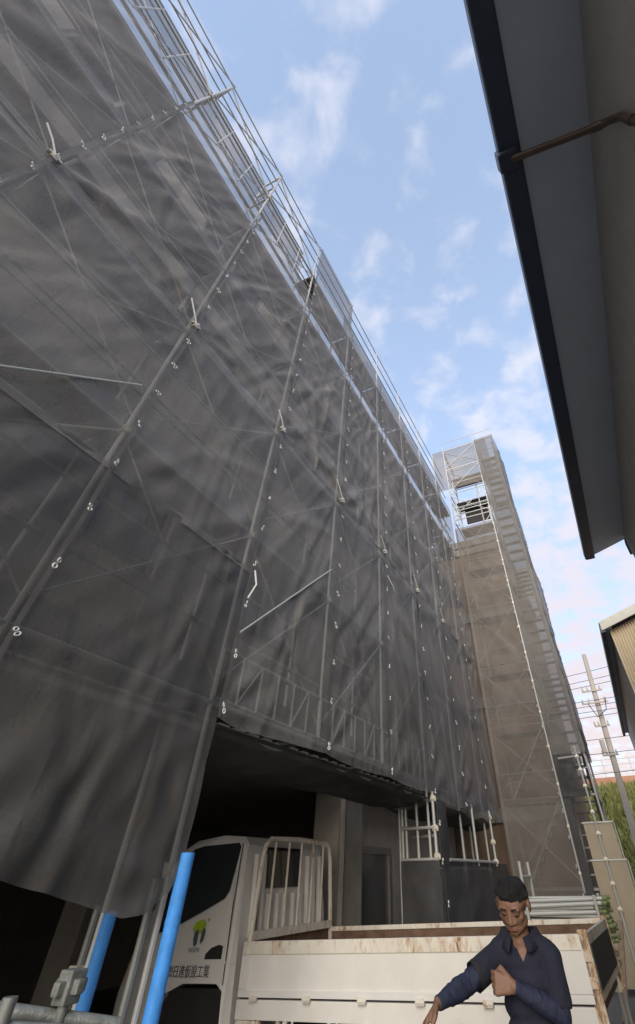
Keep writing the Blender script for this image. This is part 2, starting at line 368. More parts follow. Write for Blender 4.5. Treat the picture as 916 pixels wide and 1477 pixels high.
# ------------------------------------------------------------------ mesh sheets
rng = np.random.default_rng(11)
tie_me = MB().torus((0,0,0.022), (1,0.25,0.1), 0.017, 0.0055, 9, 4).torus((0,0.012,-0.022), (1,-0.2,0.1), 0.017, 0.0055, 9, 4).mesh('tie', 'tie', True)
def sheet(name, o, U, Wd, z0, z1, m, nrm, label, cat='mesh sheet', group=None, hem=None, head=None, amp=1.0, nu=28, nv=40, ties=True, tie_step=0.45, edge=0.02, tie_right=False, billow=None, fold=0.62):
    """a cloth sheet hung on a vertical plane: o + U*u, z from hem to head"""
    u = np.linspace(0, 1, nu+1); v = np.linspace(0, 1, nv+1)
    UU, VV = np.meshgrid(u, v, indexing='ij')
    zl = np.array([hem(t) if hem else z0 for t in u]); zh = np.array([head(t) if head else z1 for t in u])
    Z = zl[:, None] + (zh-zl)[:, None]*VV
    A = UU*Wd
    d = np.zeros_like(A)
    H = z1 - z0
    ph = rng.uniform(0, 6.28, 12)
    th = fold + rng.normal(0, 0.10)
    for i, lam in enumerate((0.70, 0.46, 0.33, 0.23)):
        tq = th + rng.normal(0, 0.16)
        t = A*np.cos(tq) - (Z-z0)*np.sin(tq)*0.62; s_ = A*np.sin(tq) + (Z-z0)*np.cos(tq)
        t = t + 0.16*np.sin(0.8*s_+ph[i]) + 0.05*np.sin(2.3*s_+1.3*t+ph[i+4])
        q = 2*np.pi*t/lam + ph[i] + 1.7*np.sin(2*np.pi*t/1.27+ph[i+2]+0.5*s_) + 0.9*np.sin(2*np.pi*t/0.71-0.9*s_+ph[i+6])
        mod = np.clip(0.45+0.75*np.sin(0.9*s_*rng.uniform(.6, 1.3)+0.9*t+ph[(i+5) % 12]), 0, 1.2)
        d += ((1-np.abs(np.sin(q/2)))**1.7 - 0.35) * (0.010, 0.020, 0.030, 0.036)[i]*lam*mod
    # straight tension creases pulled between ties
    for _ in range(int(5+4.5*Wd*H/3.0)):
        aa = rng.uniform(-0.1, 1.1)*Wd; zz0 = z0+rng.uniform(0, 1)*H
        an0 = (np.pi/2-fold) + rng.normal(0, 0.42) if rng.random() < 0.8 else rng.uniform(0, np.pi)
        ca, sa = np.cos(an0), np.sin(an0); ln_ = rng.uniform(0.5, 1.9)*min(1.0, H/2.2)
        al = (A-aa)*ca + (Z-zz0)*sa; pe_ = -(A-aa)*sa + (Z-zz0)*ca + 0.03*np.sin(al*3+ph[3])
        wd_ = rng.uniform(0.035, 0.10); hh = rng.uniform(0.008, 0.030)*rng.choice([1, 1, -1])
        d += hh*np.exp(-np.abs(pe_)/wd_)*np.exp(-(al/ln_)**4) - 0.45*hh*np.exp(-((pe_-2.2*wd_)/(1.4*wd_))**2)*np.exp(-(al/ln_)**4)
    for cu, cv in ((0, 0), (0, 1), (1, 0), (1, 1)):
        ra = np.hypot(A-cu*Wd, (Z-(z0+cv*H))); an = np.arctan2(Z-(z0+cv*H), A-cu*Wd)
        d += 0.022*np.sin(an*rng.integers(7, 13)+ph[cu+2*cv])*np.exp(-((ra-0.5)/0.45)**2)*rng.uniform(0.3, 1.0)
    env = np.minimum(1, np.minimum(UU, 1-UU)*6+0.12)
    bb = (rng.uniform(-0.03, 0.09) if billow is None else billow)
    b = bb*np.sin(np.pi*UU)*np.sin(np.pi*np.clip(VV, 0.02, 1))
    # scallops between the ties
    sc = 0.012*np.abs(np.sin(np.pi*Z/tie_step))*(np.exp(-UU*14)+np.exp(-(1-UU)*14))
    off = amp*d*env + b + sc
    o = Vector(o); U = Vector(U); nr = Vector(nrm)
    ed = amp*0.0
    P = np.zeros((nu+1, nv+1, 3))
    for c in range(3):
        P[:, :, c] = o[c] + U[c]*(A) + nr[c]*off
    P[:, :, 2] += Z - o[2]*0
    P[:, :, 2] = Z + nr[2]*off
    me = bpy.data.meshes.new(name)
    n2_ = nv+1
    fs = [(i*n2_+j, (i+1)*n2_+j, (i+1)*n2_+j+1, i*n2_+j+1) for i in range(nu) for j in range(nv)]
    me.from_pydata(P.reshape(-1, 3).tolist(), [], fs); me.update()
    me.materials.append(M[m]); me.polygons.foreach_set('use_smooth', [True]*len(me.polygons))
    ob = bpy.data.objects.new(name, me); C.objects.link(ob)
    tag(ob, label, cat, group)
    def put_ties(side):
        zz = zl[0 if side == 0 else -1] + 0.06; zt = zh[0 if side == 0 else -1]
        while zz < zt:
            k = 0 if side == 0 else nu
            pos = o + U*(Wd*(0 if side == 0 else 1)) + nr*0.056
            tt = shared('tie', tie_me, (pos[0], pos[1], zz), None, Matrix.Rotation(random.uniform(-.9, .9), 4, 'X') @ Matrix.Rotation(random.uniform(-.6, .6), 4, 'Z'), (1, random.uniform(.55, 1.0), random.uniform(.6, 1.05)))
            tt.parent = ob
            zz += tie_step*random.uniform(0.96, 1.04)
    if ties:
        put_ties(0)
        hm = MB(); nh = 30
        for j in range(nh+1):
            zz = zl[0]+(zh[0]-zl[0])*j/nh
            for a_ in (-0.016, 0.018):
                p_ = o + U*(a_+0.006*math.sin(zz*5+ph[1])) + nr*(0.026+0.010*abs(math.sin(math.pi*zz/tie_step)))
                hm.v.append((p_[0], p_[1], zz))
        hm.f = [(2*j, 2*j+1, 2*j+3, 2*j+2) for j in range(nh)]
        hm.build('hem', 'net_hem', ob, True, local=True)
    if tie_right: put_ties(1)
    return ob

HEM, H1, H2 = 2.56, 6.09, 9.93
GRP = 'dark mesh sheets hung on the building scaffold'
def bay_words(k):
    n = 7-k          # bays counted leftwards from the stair tower
    return 'bay beside the stair tower' if n == 0 else f'{ORD[n]} bay left of the stair tower'
left_hem = lambda y: float(np.interp(y, [-6, -2, 1.0, 1.9, 2.44, 2.75, 2.95, 3.10, 3.17], [1.70, 1.66, 1.66, 1.63, 1.53, 1.46, 1.47, 1.58, 1.69]))
for k in range(-4, 8):
    ya = VY(k); wd = SP if k < 7 else 13.45-ya
    o = (-D, ya, 0)
    far = k >= 5
    nu, nv = (44, 66) if 0 <= k <= 3 else (26, 40)
    if k <= 1:
        sheet('mesh_sheet', o, (0,1,0), wd, 1.6, 3.92, 'net_dark', (1,0,0), f'shade-darkened hanging bottom mesh sheet with a drooping hem, {bay_words(k)}', group=GRP, hem=lambda t, ya=ya, wd=wd: left_hem(ya+t*wd), nu=nu, nv=44, amp=0.75, billow=0.05)  # split off as its own sheet to carry the painted shade
        sheet('mesh_sheet', (-D+0.008, ya, 0), (0,1,0), wd, 3.86, H1, 'net', (1,0,0), f'dark mesh sheet just above the hanging bottom one, {bay_words(k)}', group=GRP, nu=nu, nv=44, amp=0.8, billow=0.03)
    else:
        hz = [0]*9
        hem = lambda t, ya=ya, wd=wd: HEM - 0.025*math.sin(math.pi*t) + float(np.interp(ya+t*wd, [3.17, 3.4, 4.2, 8.5, 8.6, 13.5], [0.0, -0.02, 0.02, 0.0, -0.05, -0.1]))
        sheet('mesh_sheet', o, (0,1,0), wd, HEM, H1, 'net' if k < 4 else 'net_mid', (1,0,0), f'dark mesh sheet of the bottom tier, {bay_words(k)}', group=GRP, hem=hem, nu=nu, nv=nv, amp=0.9 if k < 4 else 1.6, fold=0.62 if k < 4 else -0.7)
    top = 10.15 if k <= 1 else H2
    sheet('mesh_sheet', (-D+0.012, ya, 0), (0,1,0), wd, H1-0.06, top, 'net', (1,0,0), f'wrinkled dark mesh sheet of the middle tier, {bay_words(k)}', group=GRP, head=(lambda t: top+0.12*math.sin(math.pi*t)) if k <= 1 else None, nu=nu, nv=nv, amp=1.35, fold=0.55)
    if k >= 2:
        sheet('mesh_sheet', o, (0,1,0), wd, H2, 11.65, 'net', (1,0,0), f'short dark mesh sheet of the top tier, {bay_words(k)}', group=GRP, nu=nu, nv=20, amp=0.8)
    if k == 2:
        sheet('mesh_sheet', (-D-0.03, ya, 0), (0,1,0), wd, 11.7, 13.25, 'net_tower', (1,0,0), 'bluish see-through mesh panel standing above the roof edge against the sky', cat='mesh panel', nu=20, nv=20, amp=0.4, ties=False)
    elif k > 2:
        sheet('mesh_sheet', (-D-0.30, ya, 0), (0,1,0), wd, 11.7, 13.0, 'net_tower', (1,0,0), f'guard net on the roof walkway, {bay_words(k)}', cat='guard net', group='guard nets along the roof walkway', nu=8, nv=8, amp=0.3, ties=False)
    else:
        sheet('mesh_sheet', (-D-0.66, ya, 0), (0,1,0), wd, 12.3, 13.6, 'net_tower', (1,0,0), f'guard net behind the open roof railing, {bay_words(k)}', cat='guard net', group='guard nets behind the open roof railing', nu=8, nv=8, amp=0.3, ties=False)
# net stretched flat under the lowest deck, over the truck opening
un = MB(); nx, nyy = 8, 40
for i in range(nx+1):
    for j in range(nyy+1):
        a = i/nx; b = j/nyy; y = VY(2)+b*(VY(5)-VY(2))
        un.v.append((-D-0.02-a*1.1, y, HEM - 0.05 - 0.10*math.sin(math.pi*a) - 0.03*abs(math.sin(math.pi*3*b)) + 0.02*math.sin(9*y+4*a)))
un.f = [(i*(nyy+1)+j, (i+1)*(nyy+1)+j, (i+1)*(nyy+1)+j+1, i*(nyy+1)+j+1) for i in range(nx) for j in range(nyy)]
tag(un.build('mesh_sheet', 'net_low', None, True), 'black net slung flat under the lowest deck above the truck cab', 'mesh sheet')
un = MB()
for i in range(nx+1):
    for j in range(nyy+1):
        a = i/nx; b = j/nyy; y = VY(5)+b*(13.4-VY(5))
        un.v.append((-D-0.02-a*0.9, y, HEM - 0.1 - 0.10*math.sin(math.pi*a) - 0.08*abs(math.sin(math.pi*3*b))))
un.f = [(i*(nyy+1)+j, (i+1)*(nyy+1)+j, (i+1)*(nyy+1)+j+1, i*(nyy+1)+j+1) for i in range(nx) for j in range(nyy)]
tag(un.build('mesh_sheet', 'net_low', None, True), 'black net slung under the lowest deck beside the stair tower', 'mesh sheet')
# low nets round the entrance
sheet('mesh_sheet', (-D+0.0, 8.75, 0), (0,1,0), 4.6, -0.1, 1.76, 'net_low', (1,0,0), 'low black net along the entrance, right of its corner frame', nu=30, nv=20, amp=1.2, fold=1.4, billow=0.05)
sheet('mesh_sheet', (-3.50, 8.52, 0), (1,0,0), 0.62, -0.1, 1.77, 'net_low', (0,-1,0), 'low black net wrapped across the end of the entrance scaffold', nu=14, nv=20, amp=0.9, fold=1.4, ties=False)
sheet('mesh_sheet', (-D+0.01, 8.62, 0), (0,1,0), 0.55, 1.7, 2.5, 'net_low', (1,0,0), 'narrow black net strip hanging at the entrance corner post', nu=10, nv=12, amp=0.6)

# ------------------------------------------------------------------ main scaffold
sc = empty('building_scaffold', (-3.2, 3, 0), 'galvanised tube scaffold standing in front of the building behind the dark nets', 'scaffold')
XO, XI = -D-0.10, -3.52
DECKS = [2.75, 4.45, 6.15, 7.9, 9.75, 11.6]
R_ = 0.0215
for k in range(-4, 8):
    y = VY(k)
    bridge = k in (3, 4)
    for X in (XO, XI):
        rod('standard', (X, y, 2.72 if bridge else ground_z(X)), (X, y, 13.45), R_, 'tube', sc)
    for z in DECKS + ([1.75] if not bridge and k >= 5 else []):
        rod('transom', (XI, y, z-0.06), (XO, y, z-0.06), 0.021, 'tube', sc, 6)
    y2 = VY(k+1) if k < 7 else 13.45
    for z in DECKS:
        zz = z-0.02
        rod('ledger', (XO, y, zz-0.05), (XO, y2, zz-0.05), 0.021, 'tube', sc, 6)
        if z > 2: rod('ledger', (XI, y, zz-0.05), (XI, y2, zz-0.05), 0.021, 'tube', sc, 6)
    for z in DECKS[:-1]:
        rod('guard_rail', (XO-0.02, y, z+0.95), (XO-0.02, y2, z+0.95), 0.017, 'tube', sc, 6)
        rod('mid_rail', (XO-0.02, y, z+0.5), (XO-0.02, y2, z+0.5), 0.017, 'tube', sc, 6)
        if z > 2.8: rod('inner_rail', (XI, y, z+0.9), (XI, y2, z+0.9), 0.017, 'tube', sc, 6)
        MB().box((XO-0.05, y+0.03, z+0.002), (XO-0.03, y2-0.03, z+0.15)).build('toe_board', 'plank', sc)
    for z in (12.25, 12.75, 13.32):
        rod('guard_rail', (XO, y, z), (XO, y2, z), 0.014, 'tube', sc, 6)
    if k <= 1:
        for z in (10.55, 10.85, 11.25): rod('guard_rail', (XO, y, z), (XO, y2, z), 0.013, 'tube', sc, 6)
        for z in (12.9, 13.4): rod('guard_rail', (XI, y, z), (XI, y2, z), 0.017, 'tube', sc, 6)
        for q in (0.33, 0.66): rod('guard_post', (XO, y+(y2-y)*q, 10.4), (XO, y+(y2-y)*q, 11.7), 0.013, 'tube', sc, 6)
        rod('brace', (XO+0.03, y, 11.7), (XO+0.03, y2, 13.3), 0.014, 'tube', sc, 6)
        rod('brace', (XO-0.03, y, 13.3), (XO-0.03, y2, 11.7), 0.014, 'tube', sc, 6)
        rod('transom', (XI, y, 13.3), (XO, y, 13.3), 0.02, 'tube_pale', sc, 6)
        rod('transom', (XI, y, 12.4), (XO, y, 12.4), 0.02, 'tube_pale', sc, 6)
    for i, z in enumerate(DECKS[:-1]):
        za, zb = (z+0.1, DECKS[i+1]-0.1)
        rod('brace', (XO+0.01, y, za), (XO+0.01, y2, zb), 0.0095, 'tube', sc, 6)
        if True: rod('brace', (XO-0.02, y, zb), (XO-0.02, y2, za), 0.0095, 'tube', sc, 6)
plank_me = MB()
plank_me.box((-0.24, 0.03, -0.03), (0.24, SP-0.03, 0.0))
for q in range(7): plank_me.box((-0.22, 0.1+q*0.25, -0.055), (0.22, 0.13+q*0.25, -0.031))
plank_me = plank_me.mesh('plank', 'plank')
for k in range(-4, 8):
    for z in (DECKS if k > 1 else DECKS[:-1]):
        shared('plank', plank_me, ((XO+XI)/2, VY(k), z), sc, sc=(1, 1 if k < 7 else 0.9/1.0, 1))
# lattice girder over the truck opening
for z in (2.72, 3.12): rod('girder_chord', (XO-0.01, VY(2), z), (XO-0.01, VY(5), z), 0.0243, 'tube', sc)
n = 18
for i in range(n):
    ya = VY(2)+(VY(5)-VY(2))*i/n; yb = VY(2)+(VY(5)-VY(2))*(i+1)/n
    rod('girder_web', (XO+0.02, ya, 2.72), (XO+0.02, ya, 3.12), 0.013, 'tube_pale', sc, 6)
    if i % 3 == 1: rod('girder_web', (XO+0.02, ya, 2.72), (XO+0.02, yb, 3.12), 0.012, 'tube_pale', sc, 6)
# couplers on the standards, at the deck lifts
cp = MB().box((-0.035, -0.035, -0.03), (0.035, 0.035, 0.03)).box((-0.05, -0.015, -0.045), (0.05, 0.015, 0.015)).mesh('coupler', 'clampy', bevel=0.006)
for k in range(-1, 8):
    for z in ([1.75] if k in (2, 5, 6, 7) else []) + DECKS[1:]:
        shared('coupler', cp, (XO, VY(k), z-0.08), sc)
# uprights and rails of the entrance corner frame
for (x, y, z0, z1) in ((-3.47, 8.56, 1.70, 2.45), (-3.42, 8.6, 1.70, 2.45), (-3.22, 8.58, 1.70, 2.5), (-D+0.0, 8.55, 1.70, 2.58)):
    rod('entrance_post', (x, y, z0), (x, y, z1), 0.0243, 'tube_pale', sc)
for (a, b) in (((-3.47, 8.53, 2.14), (-D, 8.53, 2.14)), ((-3.5, 8.54, 1.78), (-D, 8.54, 1.78)), ((-D+0.02, 9.1, 1.78), (-D+0.02, 12.3, 1.78)), ((-D, 8.6, 2.05), (-D-0.55, 9.0, 2.05))):
    rod('entrance_rail', a, b, 0.021, 'tube_pale', sc)
for (x, y, z0) in ((-D+0.01, 12.3, 1.72), (-3.3, 12.0, 1.72), (-D, 10.9, 1.72)):
    rod('entrance_post', (x, y, z0), (x, y, 2.6), 0.0243, 'tube_pale', sc)
for (y, z) in ((8.55, 2.5), (8.55, 2.14), (8.55, 1.82), (12.3, 2.5), (12.3, 2.1), (12.3, 1.8)):
    shared('coupler', cp, (-D+0.01, y, z), sc)
# loose tubes lying against the net
rod('loose_brace', (-2.870, 0.330, 3.890), (-2.870, 1.220, 4.750), 0.010, 'tube_pale', sc, 6)
rod('loose_brace', (-2.870, 3.180, 3.250), (-2.870, 4.750, 4.690), 0.010, 'tube_pale', sc, 6)

# loose white straps at the seam joints
def strap(pts, label):
    tag(MB().tube(pts, 0.0085, 5).build('tie_strap', 'tie', None, True), label, 'strap', 'loose white tie straps at the sheet joints')
for k, nm in ((0, 'nearest'), (1, 'second'), (2, 'third'), (3, 'fourth'), (4, 'fifth'), (5, 'sixth'), (6, 'seventh')):
    y = VY(k); x = -D+0.05
    s_ = 0.22 if k < 3 else 0.28
    strap([(x, y-0.02, H1+0.02), (x+0.015, y-s_*0.5, H1+0.11), (x+0.02, y-s_, H1+0.20+0.05*(k % 2))], f'loose white strap at the {nm} mid height sheet joint from the top left')
    jc = MB().box((-0.03, -0.03, -0.04), (0.03, 0.03, 0.04)).box((0.0, -0.06, -0.014), (0.032, 0.06, 0.014))
    jo = jc.mesh('coupler', 'clampy', bevel=0.008)
    shared('coupler', jo, (x-0.03, y, H1), sc)
strap([(-D+0.05, VY(2)+0.03, 3.9), (-D+0.08, VY(2)+0.06, 3.75), (-D+0.06, VY(2)+0.0, 3.58)], 'white cord dangling low on the seam left of the truck')
strap([(-D+0.05, VY(4)+0.05, 5.6), (-D+0.09, VY(4)+0.2, 5.45), (-D+0.06, VY(4)+0.35, 5.4)], 'pale cord loop on the fourth seam left of the stair tower')

# ------------------------------------------------------------------ stair tower
YT = 13.55
tw = empty('stair_tower', (-1.8, 14.2, 0), 'tall netted scaffold stair tower at the end of the building', 'scaffold')
TX = [-2.84, -1.42, -0.64]; TYs = [YT+0.05, YT+1.5]
TZ = [1.35, 2.87, 4.37, 5.87, 7.65, 9.4, 11.2, 12.5, 13.8, 14.95]
for x in TX:
    for y in TYs:
        rod('standard', (x, y, 0), (x, y, 15.15), 0.0243, 'tube', tw)
for i, z in enumerate(TZ):
    for y in TYs:
        for a, b in ((0, 1), (1, 2)):
            rod('ledger', (TX[a], y, z), (TX[b], y, z), 0.021, 'tube_pale' if y == TYs[0] else 'tube', tw, 6)
            if z > 2: rod('guard_rail', (TX[a], y, z+0.5), (TX[b], y, z+0.5), 0.015, 'tube', tw, 6)
    for x in TX:
        rod('transom', (x, TYs[0], z-0.05), (x, TYs[1], z-0.05), 0.021, 'tube', tw, 6)
        if i < len(TZ)-1: rod('guard_rail', (x, TYs[0], z+0.9), (x, TYs[1], z+0.9), 0.015, 'tube', tw, 6)
    if i < len(TZ)-1:
        z2 = TZ[i+1]
        rod('brace', (TX[0], YT+0.02, z+0.1), (TX[1], YT+0.02, z2-0.1), 0.0135, 'tube_pale', tw, 6)
        rod('brace', (TX[1], YT+0.09, z+0.1), (TX[0], YT+0.09, z2-0.1), 0.0135, 'tube', tw, 6)
        MB().box((TX[0]+0.05, YT+0.75, z-0.03), (TX[1]-0.05, YT+1.4, z)).build('plank', 'plank', tw)
        # stair flight in the narrow right bay
        p0 = Vector((TX[1]+0.42, YT+0.15, z)); p1 = Vector((TX[1]+0.42, YT+1.45, z2))
        if i % 2: p0.y, p1.y = p1.y, p0.y
        fl = MB()
        for dxx in (-0.27, 0.27):
            fl.bar(p0+Vector((dxx, 0, 0)), p1+Vector((dxx, 0, 0)), 0.03, 0.10)
        fl = fl.build('stringer', 'tube_pale', tw)
        for q in range(1, 7):
            t = q/7; c = p0.lerp(p1, t)
            MB().box((c.x-0.25, c.y-0.09, c.z-0.015), (c.x+0.25, c.y+0.09, c.z+0.015)).build('tread', 'plank', tw)
        for q in (0.15, 0.5, 0.85):
            c = p0.lerp(p1, q); rod('baluster', (c.x+0.29, c.y, c.z), (c.x+0.29, c.y, c.z+0.9), 0.014, 'tube_pale', tw, 6)
            rod('baluster', (c.x-0.29, c.y, c.z), (c.x-0.29, c.y, c.z+0.9), 0.014, 'tube_pale', tw, 6)
        rod('handrail', p0+Vector((0.29, 0, 0.9)), p1+Vector((0.29, 0, 0.9)), 0.016, 'tube_pale', tw, 6)
# two lower flights crossing the wide bay
for (z, z2) in ((1.4, 2.8), (2.9, 4.3)):
    a = Vector((TX[0]+0.25, YT+0.35, z)); b = Vector((TX[1]-0.12, YT+0.35, z2))
    for dyy in (0, 0.45):
        MB().bar(a+Vector((0, dyy, 0)), b+Vector((0, dyy, 0)), 0.035, 0.11, (0, 1, 0)).build('stringer', 'tube_pale', tw)
    for q in range(1, 7):
        c = a.lerp(b, q/7); MB().box((c.x-0.09, c.y+0.02, c.z-0.02), (c.x+0.09, c.y+0.43, c.z+0.0)).build('tread', 'plank', tw)
# black panel standing in for a dark opening, and landing rails of the open cage near the top
MB().box((TX[0]+0.25, YT+1.3, 11.75), (TX[1]-0.2, YT+1.34, 12.6)).build('dark_opening_panel', 'chassis', tw)
for z in (11.35, 11.55, 11.7): rod('guard_rail', (TX[0]+0.1, YT-0.02, z), (TX[1], YT-0.02, z), 0.02, 'tube_pale', tw, 6)
rod('standard', (TX[0]+0.18, YT-0.02, 10.9), (TX[0]+0.18, YT-0.02, 12.9), 0.026, 'tube_pale', tw)
rod('standard', (TX[1]-0.35, YT+0.3, 11.0), (TX[1]-0.35, YT+0.3, 12.9), 0.026, 'tube_pale', tw)
rod('standard', (TX[1], YT-0.03, 1.3), (TX[1], YT-0.03, 12.9), 0.024, 'tube_pale', tw)
for z in np.arange(1.6, 12.8, 0.75):
    shared('coupler', cp, (TX[1], YT-0.04, float(z)), tw, sc=(0.55, 0.55, 0.7))
TG = 'brownish mesh sheets hung on the stair tower'
def tier(i, n): return 'lowest' if i == 0 else 'highest' if i == n-1 else f'{ORD[i]} from the ground'
rows = [(0.75, 2.85), (2.85, 5.87), (5.87, 8.4), (8.4, 10.75)]
for i, (a, b) in enumerate(rows):
    sheet('mesh_sheet', (TX[0]-0.03, YT-0.06, 0), (1,0,0), TX[1]-TX[0]+0.0, a, b, 'net_tower', (0,-1,0), f'brownish mesh sheet on the wide bay of the stair tower, {tier(i, 5)} sheet', group=TG, nu=18, nv=26, amp=1.1 if i > 0 else 0.5, fold=-0.9, tie_right=True, ties=False)
sheet('mesh_sheet', (TX[0]-0.5, YT+0.04, 0), (1,0,0), TX[1]-TX[0]+1.0, 12.75, 15.0, 'net_tower', (0,-1,0), 'see-through mesh sheet crowning the stair tower above its open cage', nu=18, nv=18, amp=0.4, ties=False)
rows = [(3.66, 6.6), (6.6, 9.4), (9.4, 12.2), (12.2, 15.0)]
for i, (a, b) in enumerate(rows):
    sheet('mesh_sheet', (TX[1]+0.02, YT-0.03, 0), (1,0,0), 0.82, a, b, 'net_stair', (0,-1,0), f'narrow mesh sheet over the stair flights of the tower, {tier(i, 4)} sheet', group=TG, nu=12, nv=24, amp=0.7, fold=-0.9, ties=False)
    sheet('mesh_sheet', (TX[1]+0.02, YT+1.6, 0), (1,0,0), 0.82, a, b, 'net_stair', (0,-1,0), f'mesh sheet added on the rear of the narrow stair bay to dim the sky, {tier(i, 4)} sheet', group=TG, nu=10, nv=20, amp=0.7, fold=-0.9, ties=False)  # rear nets added to darken the sky seen through the stairs
    sheet('mesh_sheet', (TX[1]+0.84, YT-0.03, 0), (0,1,0), 1.6, a, b, 'net_stair', (1,0,0), f'mesh sheet on the right flank of the stair tower, {tier(i, 4)} sheet', group=TG, nu=14, nv=24, amp=1.2, fold=-0.9, ties=False, billow=0.05+0.04*(i % 2))
sheet('mesh_sheet', (TX[1]+0.05, YT-0.05, 0), (1,0,0), 0.62, 2.85, 3.62, 'net_low', (0,-1,0), 'small black net square above the tan panels at the tower foot', nu=10, nv=12, amp=0.9, ties=False)
sheet('mesh_sheet', (TX[1]+0.70, YT-0.0, 0), (0,1,0), 1.5, 0.3, 3.66, 'net_low', (1,0,0), 'black net down the right flank of the tower foot', nu=12, nv=20, amp=0.9, ties=False)
sheet('mesh_sheet', (TX[1]-0.0, YT-0.01, 0), (1,0,0), 0.2, 0.3, 3.66, 'net_low', (0,-1,0), 'narrow black net strip beside the clamped post of the tower', nu=6, nv=20, amp=0.6, ties=False)
# free-standing clamped post and its short rail
fp = empty('scaffold_post', (-0.8, 13.2, 0), 'pale clamped scaffold post standing before the tan panels', 'scaffold post')
rod('post', (-0.80, 13.2, 0), (-0.80, 13.2, 3.75), 0.0243, 'tube_pale', fp)
rod('rail', (-0.80, 13.22, 3.55), (-1.25, 13.4, 3.56), 0.022, 'tube_pale', fp)
for z in (1.1, 1.45, 1.8, 2.2, 2.55, 3.0, 3.3, 3.55): shared('coupler', cp, (-0.80, 13.19, z), fp, sc=(0.85, 0.85, 0.8))
# tan panels
for (x0, x1, z0, z1, lab, ribs) in ((-1.07, -0.47, 1.80, 2.36, 'plain tan sheet panel, upper of the two beside the tower foot', 0), (-1.10, -0.42, 0.1, 1.77, 'ribbed tan sheet panel, lower of the two beside the tower foot', 16)):
    t = empty('sheet_panel', ((x0+x1)/2, 13.3, z0), lab, 'panel')
    MB().box((x0, 13.3, z0), (x1, 13.33, z1)).build('panel', 'tan', t)
    MB().box((x0-0.02, 13.28, z1), (x1+0.02, 13.35, z1+0.025)).build('top_edge', 'tube_pale', t)
    for i in range(ribs):
        x = x0+0.03+(x1-x0-0.06)*i/(ribs-1)
        MB().box((x-0.008, 13.288, z0), (x+0.008, 13.2995, z1-0.003)).build('rib', 'tan', t)
    rod('edge_tube', (x1+0.03, 13.3, z0), (x1+0.03, 13.3, z1), 0.015, 'tube_pale', t)

# ------------------------------------------------------------------ right-hand house with eaves
hs = empty('house', (3, 5, 0), 'dark grey house at the right whose eaves hang over the alley', 'house')
EZ = 6.61; EX = 0.775; WX = 1.70; YE = 9.75
sl = 0.29
soz = lambda x: EZ + (x-0.92)*sl
MB().box((WX, -3.0, 0), (7.5, YE-0.15, soz(WX)+0.05)).build('wall', 'sidewall', hs)
MB().add([(0.90, -3.2, soz(0.90)), (WX+0.02, -3.2, soz(WX+0.02)), (WX+0.02, YE, soz(WX+0.02)), (0.90, YE, soz(0.90)), (0.90, -3.2, soz(0.9)+0.06), (WX+0.02, -3.2, soz(WX)+0.06), (WX+0.02, YE, soz(WX)+0.06), (0.90, YE, soz(0.9)+0.06)],
         [(0,3,2,1),(4,5,6,7),(0,1,5,4),(1,2,6,5),(2,3,7,6),(3,0,4,7)]).build('soffit', 'soffit', hs)
MB().prism([(0.88, soz(0.9)+0.065), (4.8, soz(4.8)+0.065), (4.8, soz(4.8)+0.16), (0.84, soz(0.9)+0.16)], -3.3, YE+0.02, 1).build('roof', 'roof', hs)
gp = [(EX, EZ+0.10), (EX, EZ-0.02), (EX+0.008, EZ-0.042), (EX+0.028, EZ-0.052), (EX+0.19, EZ-0.052), (EX+0.205, EZ-0.045), (EX+0.205, EZ+0.10), (EX+0.19, EZ+0.10), (EX+0.19, EZ-0.03), (EX+0.02, EZ-0.03), (EX+0.02, EZ+0.10)]
MB().prism(gp, -3.2, YE+0.03, 1).build('gutter', 'gutter', hs)
gy = 1.38
MB().box((EX-0.03, gy-0.09, EZ-0.115), (EX+0.155, gy+0.09, EZ+0.06)).build('gutter_outlet', 'gutter', hs, bevel=0.02)
MB().bar((EX-0.02, gy-0.07, EZ-0.125), (EX+0.16, gy-0.07, EZ-0.02), 0.02, 0.02).build('outlet_bracket', 'bronze', hs)
pw = Vector((WX-0.05, 1.36, 6.17))
MB().tube([(EX+0.09, gy, EZ-0.08), (EX+0.14, gy, EZ-0.125), (WX-0.12, 1.37, 6.22), (WX-0.055, 1.345, 6.14), (WX-0.045, 1.30, 5.95), (WX-0.045, 1.27, 4.0), (WX-0.045, 1.27, 0.1)], 0.034, 10).build('downpipe', 'bronze', hs, True)
MB().tube([(WX-0.17, 1.372, 6.243), (WX-0.10, 1.366, 6.205)], 0.041, 10).build('pipe_collar', 'bronze', hs, True)
MB().tube([(WX-0.045, 1.298, 5.80), (WX-0.045, 1.294, 5.72)], 0.041, 10).build('pipe_collar', 'bronze', hs, True)
MB().box((EX+0.145, YE-0.02, EZ-0.02), (EX+0.19, YE+0.05, EZ+0.10)).build('gutter_end_cap', 'trim', hs)
MB().tube([(WX+0.02, YE-0.05, soz(WX)-0.02), (WX+0.03, YE+0.14, soz(WX)-0.05), (WX+0.03, YE+0.15, soz(WX)-0.3)], 0.03).build('verge_pipe', 'gutter', hs, True)

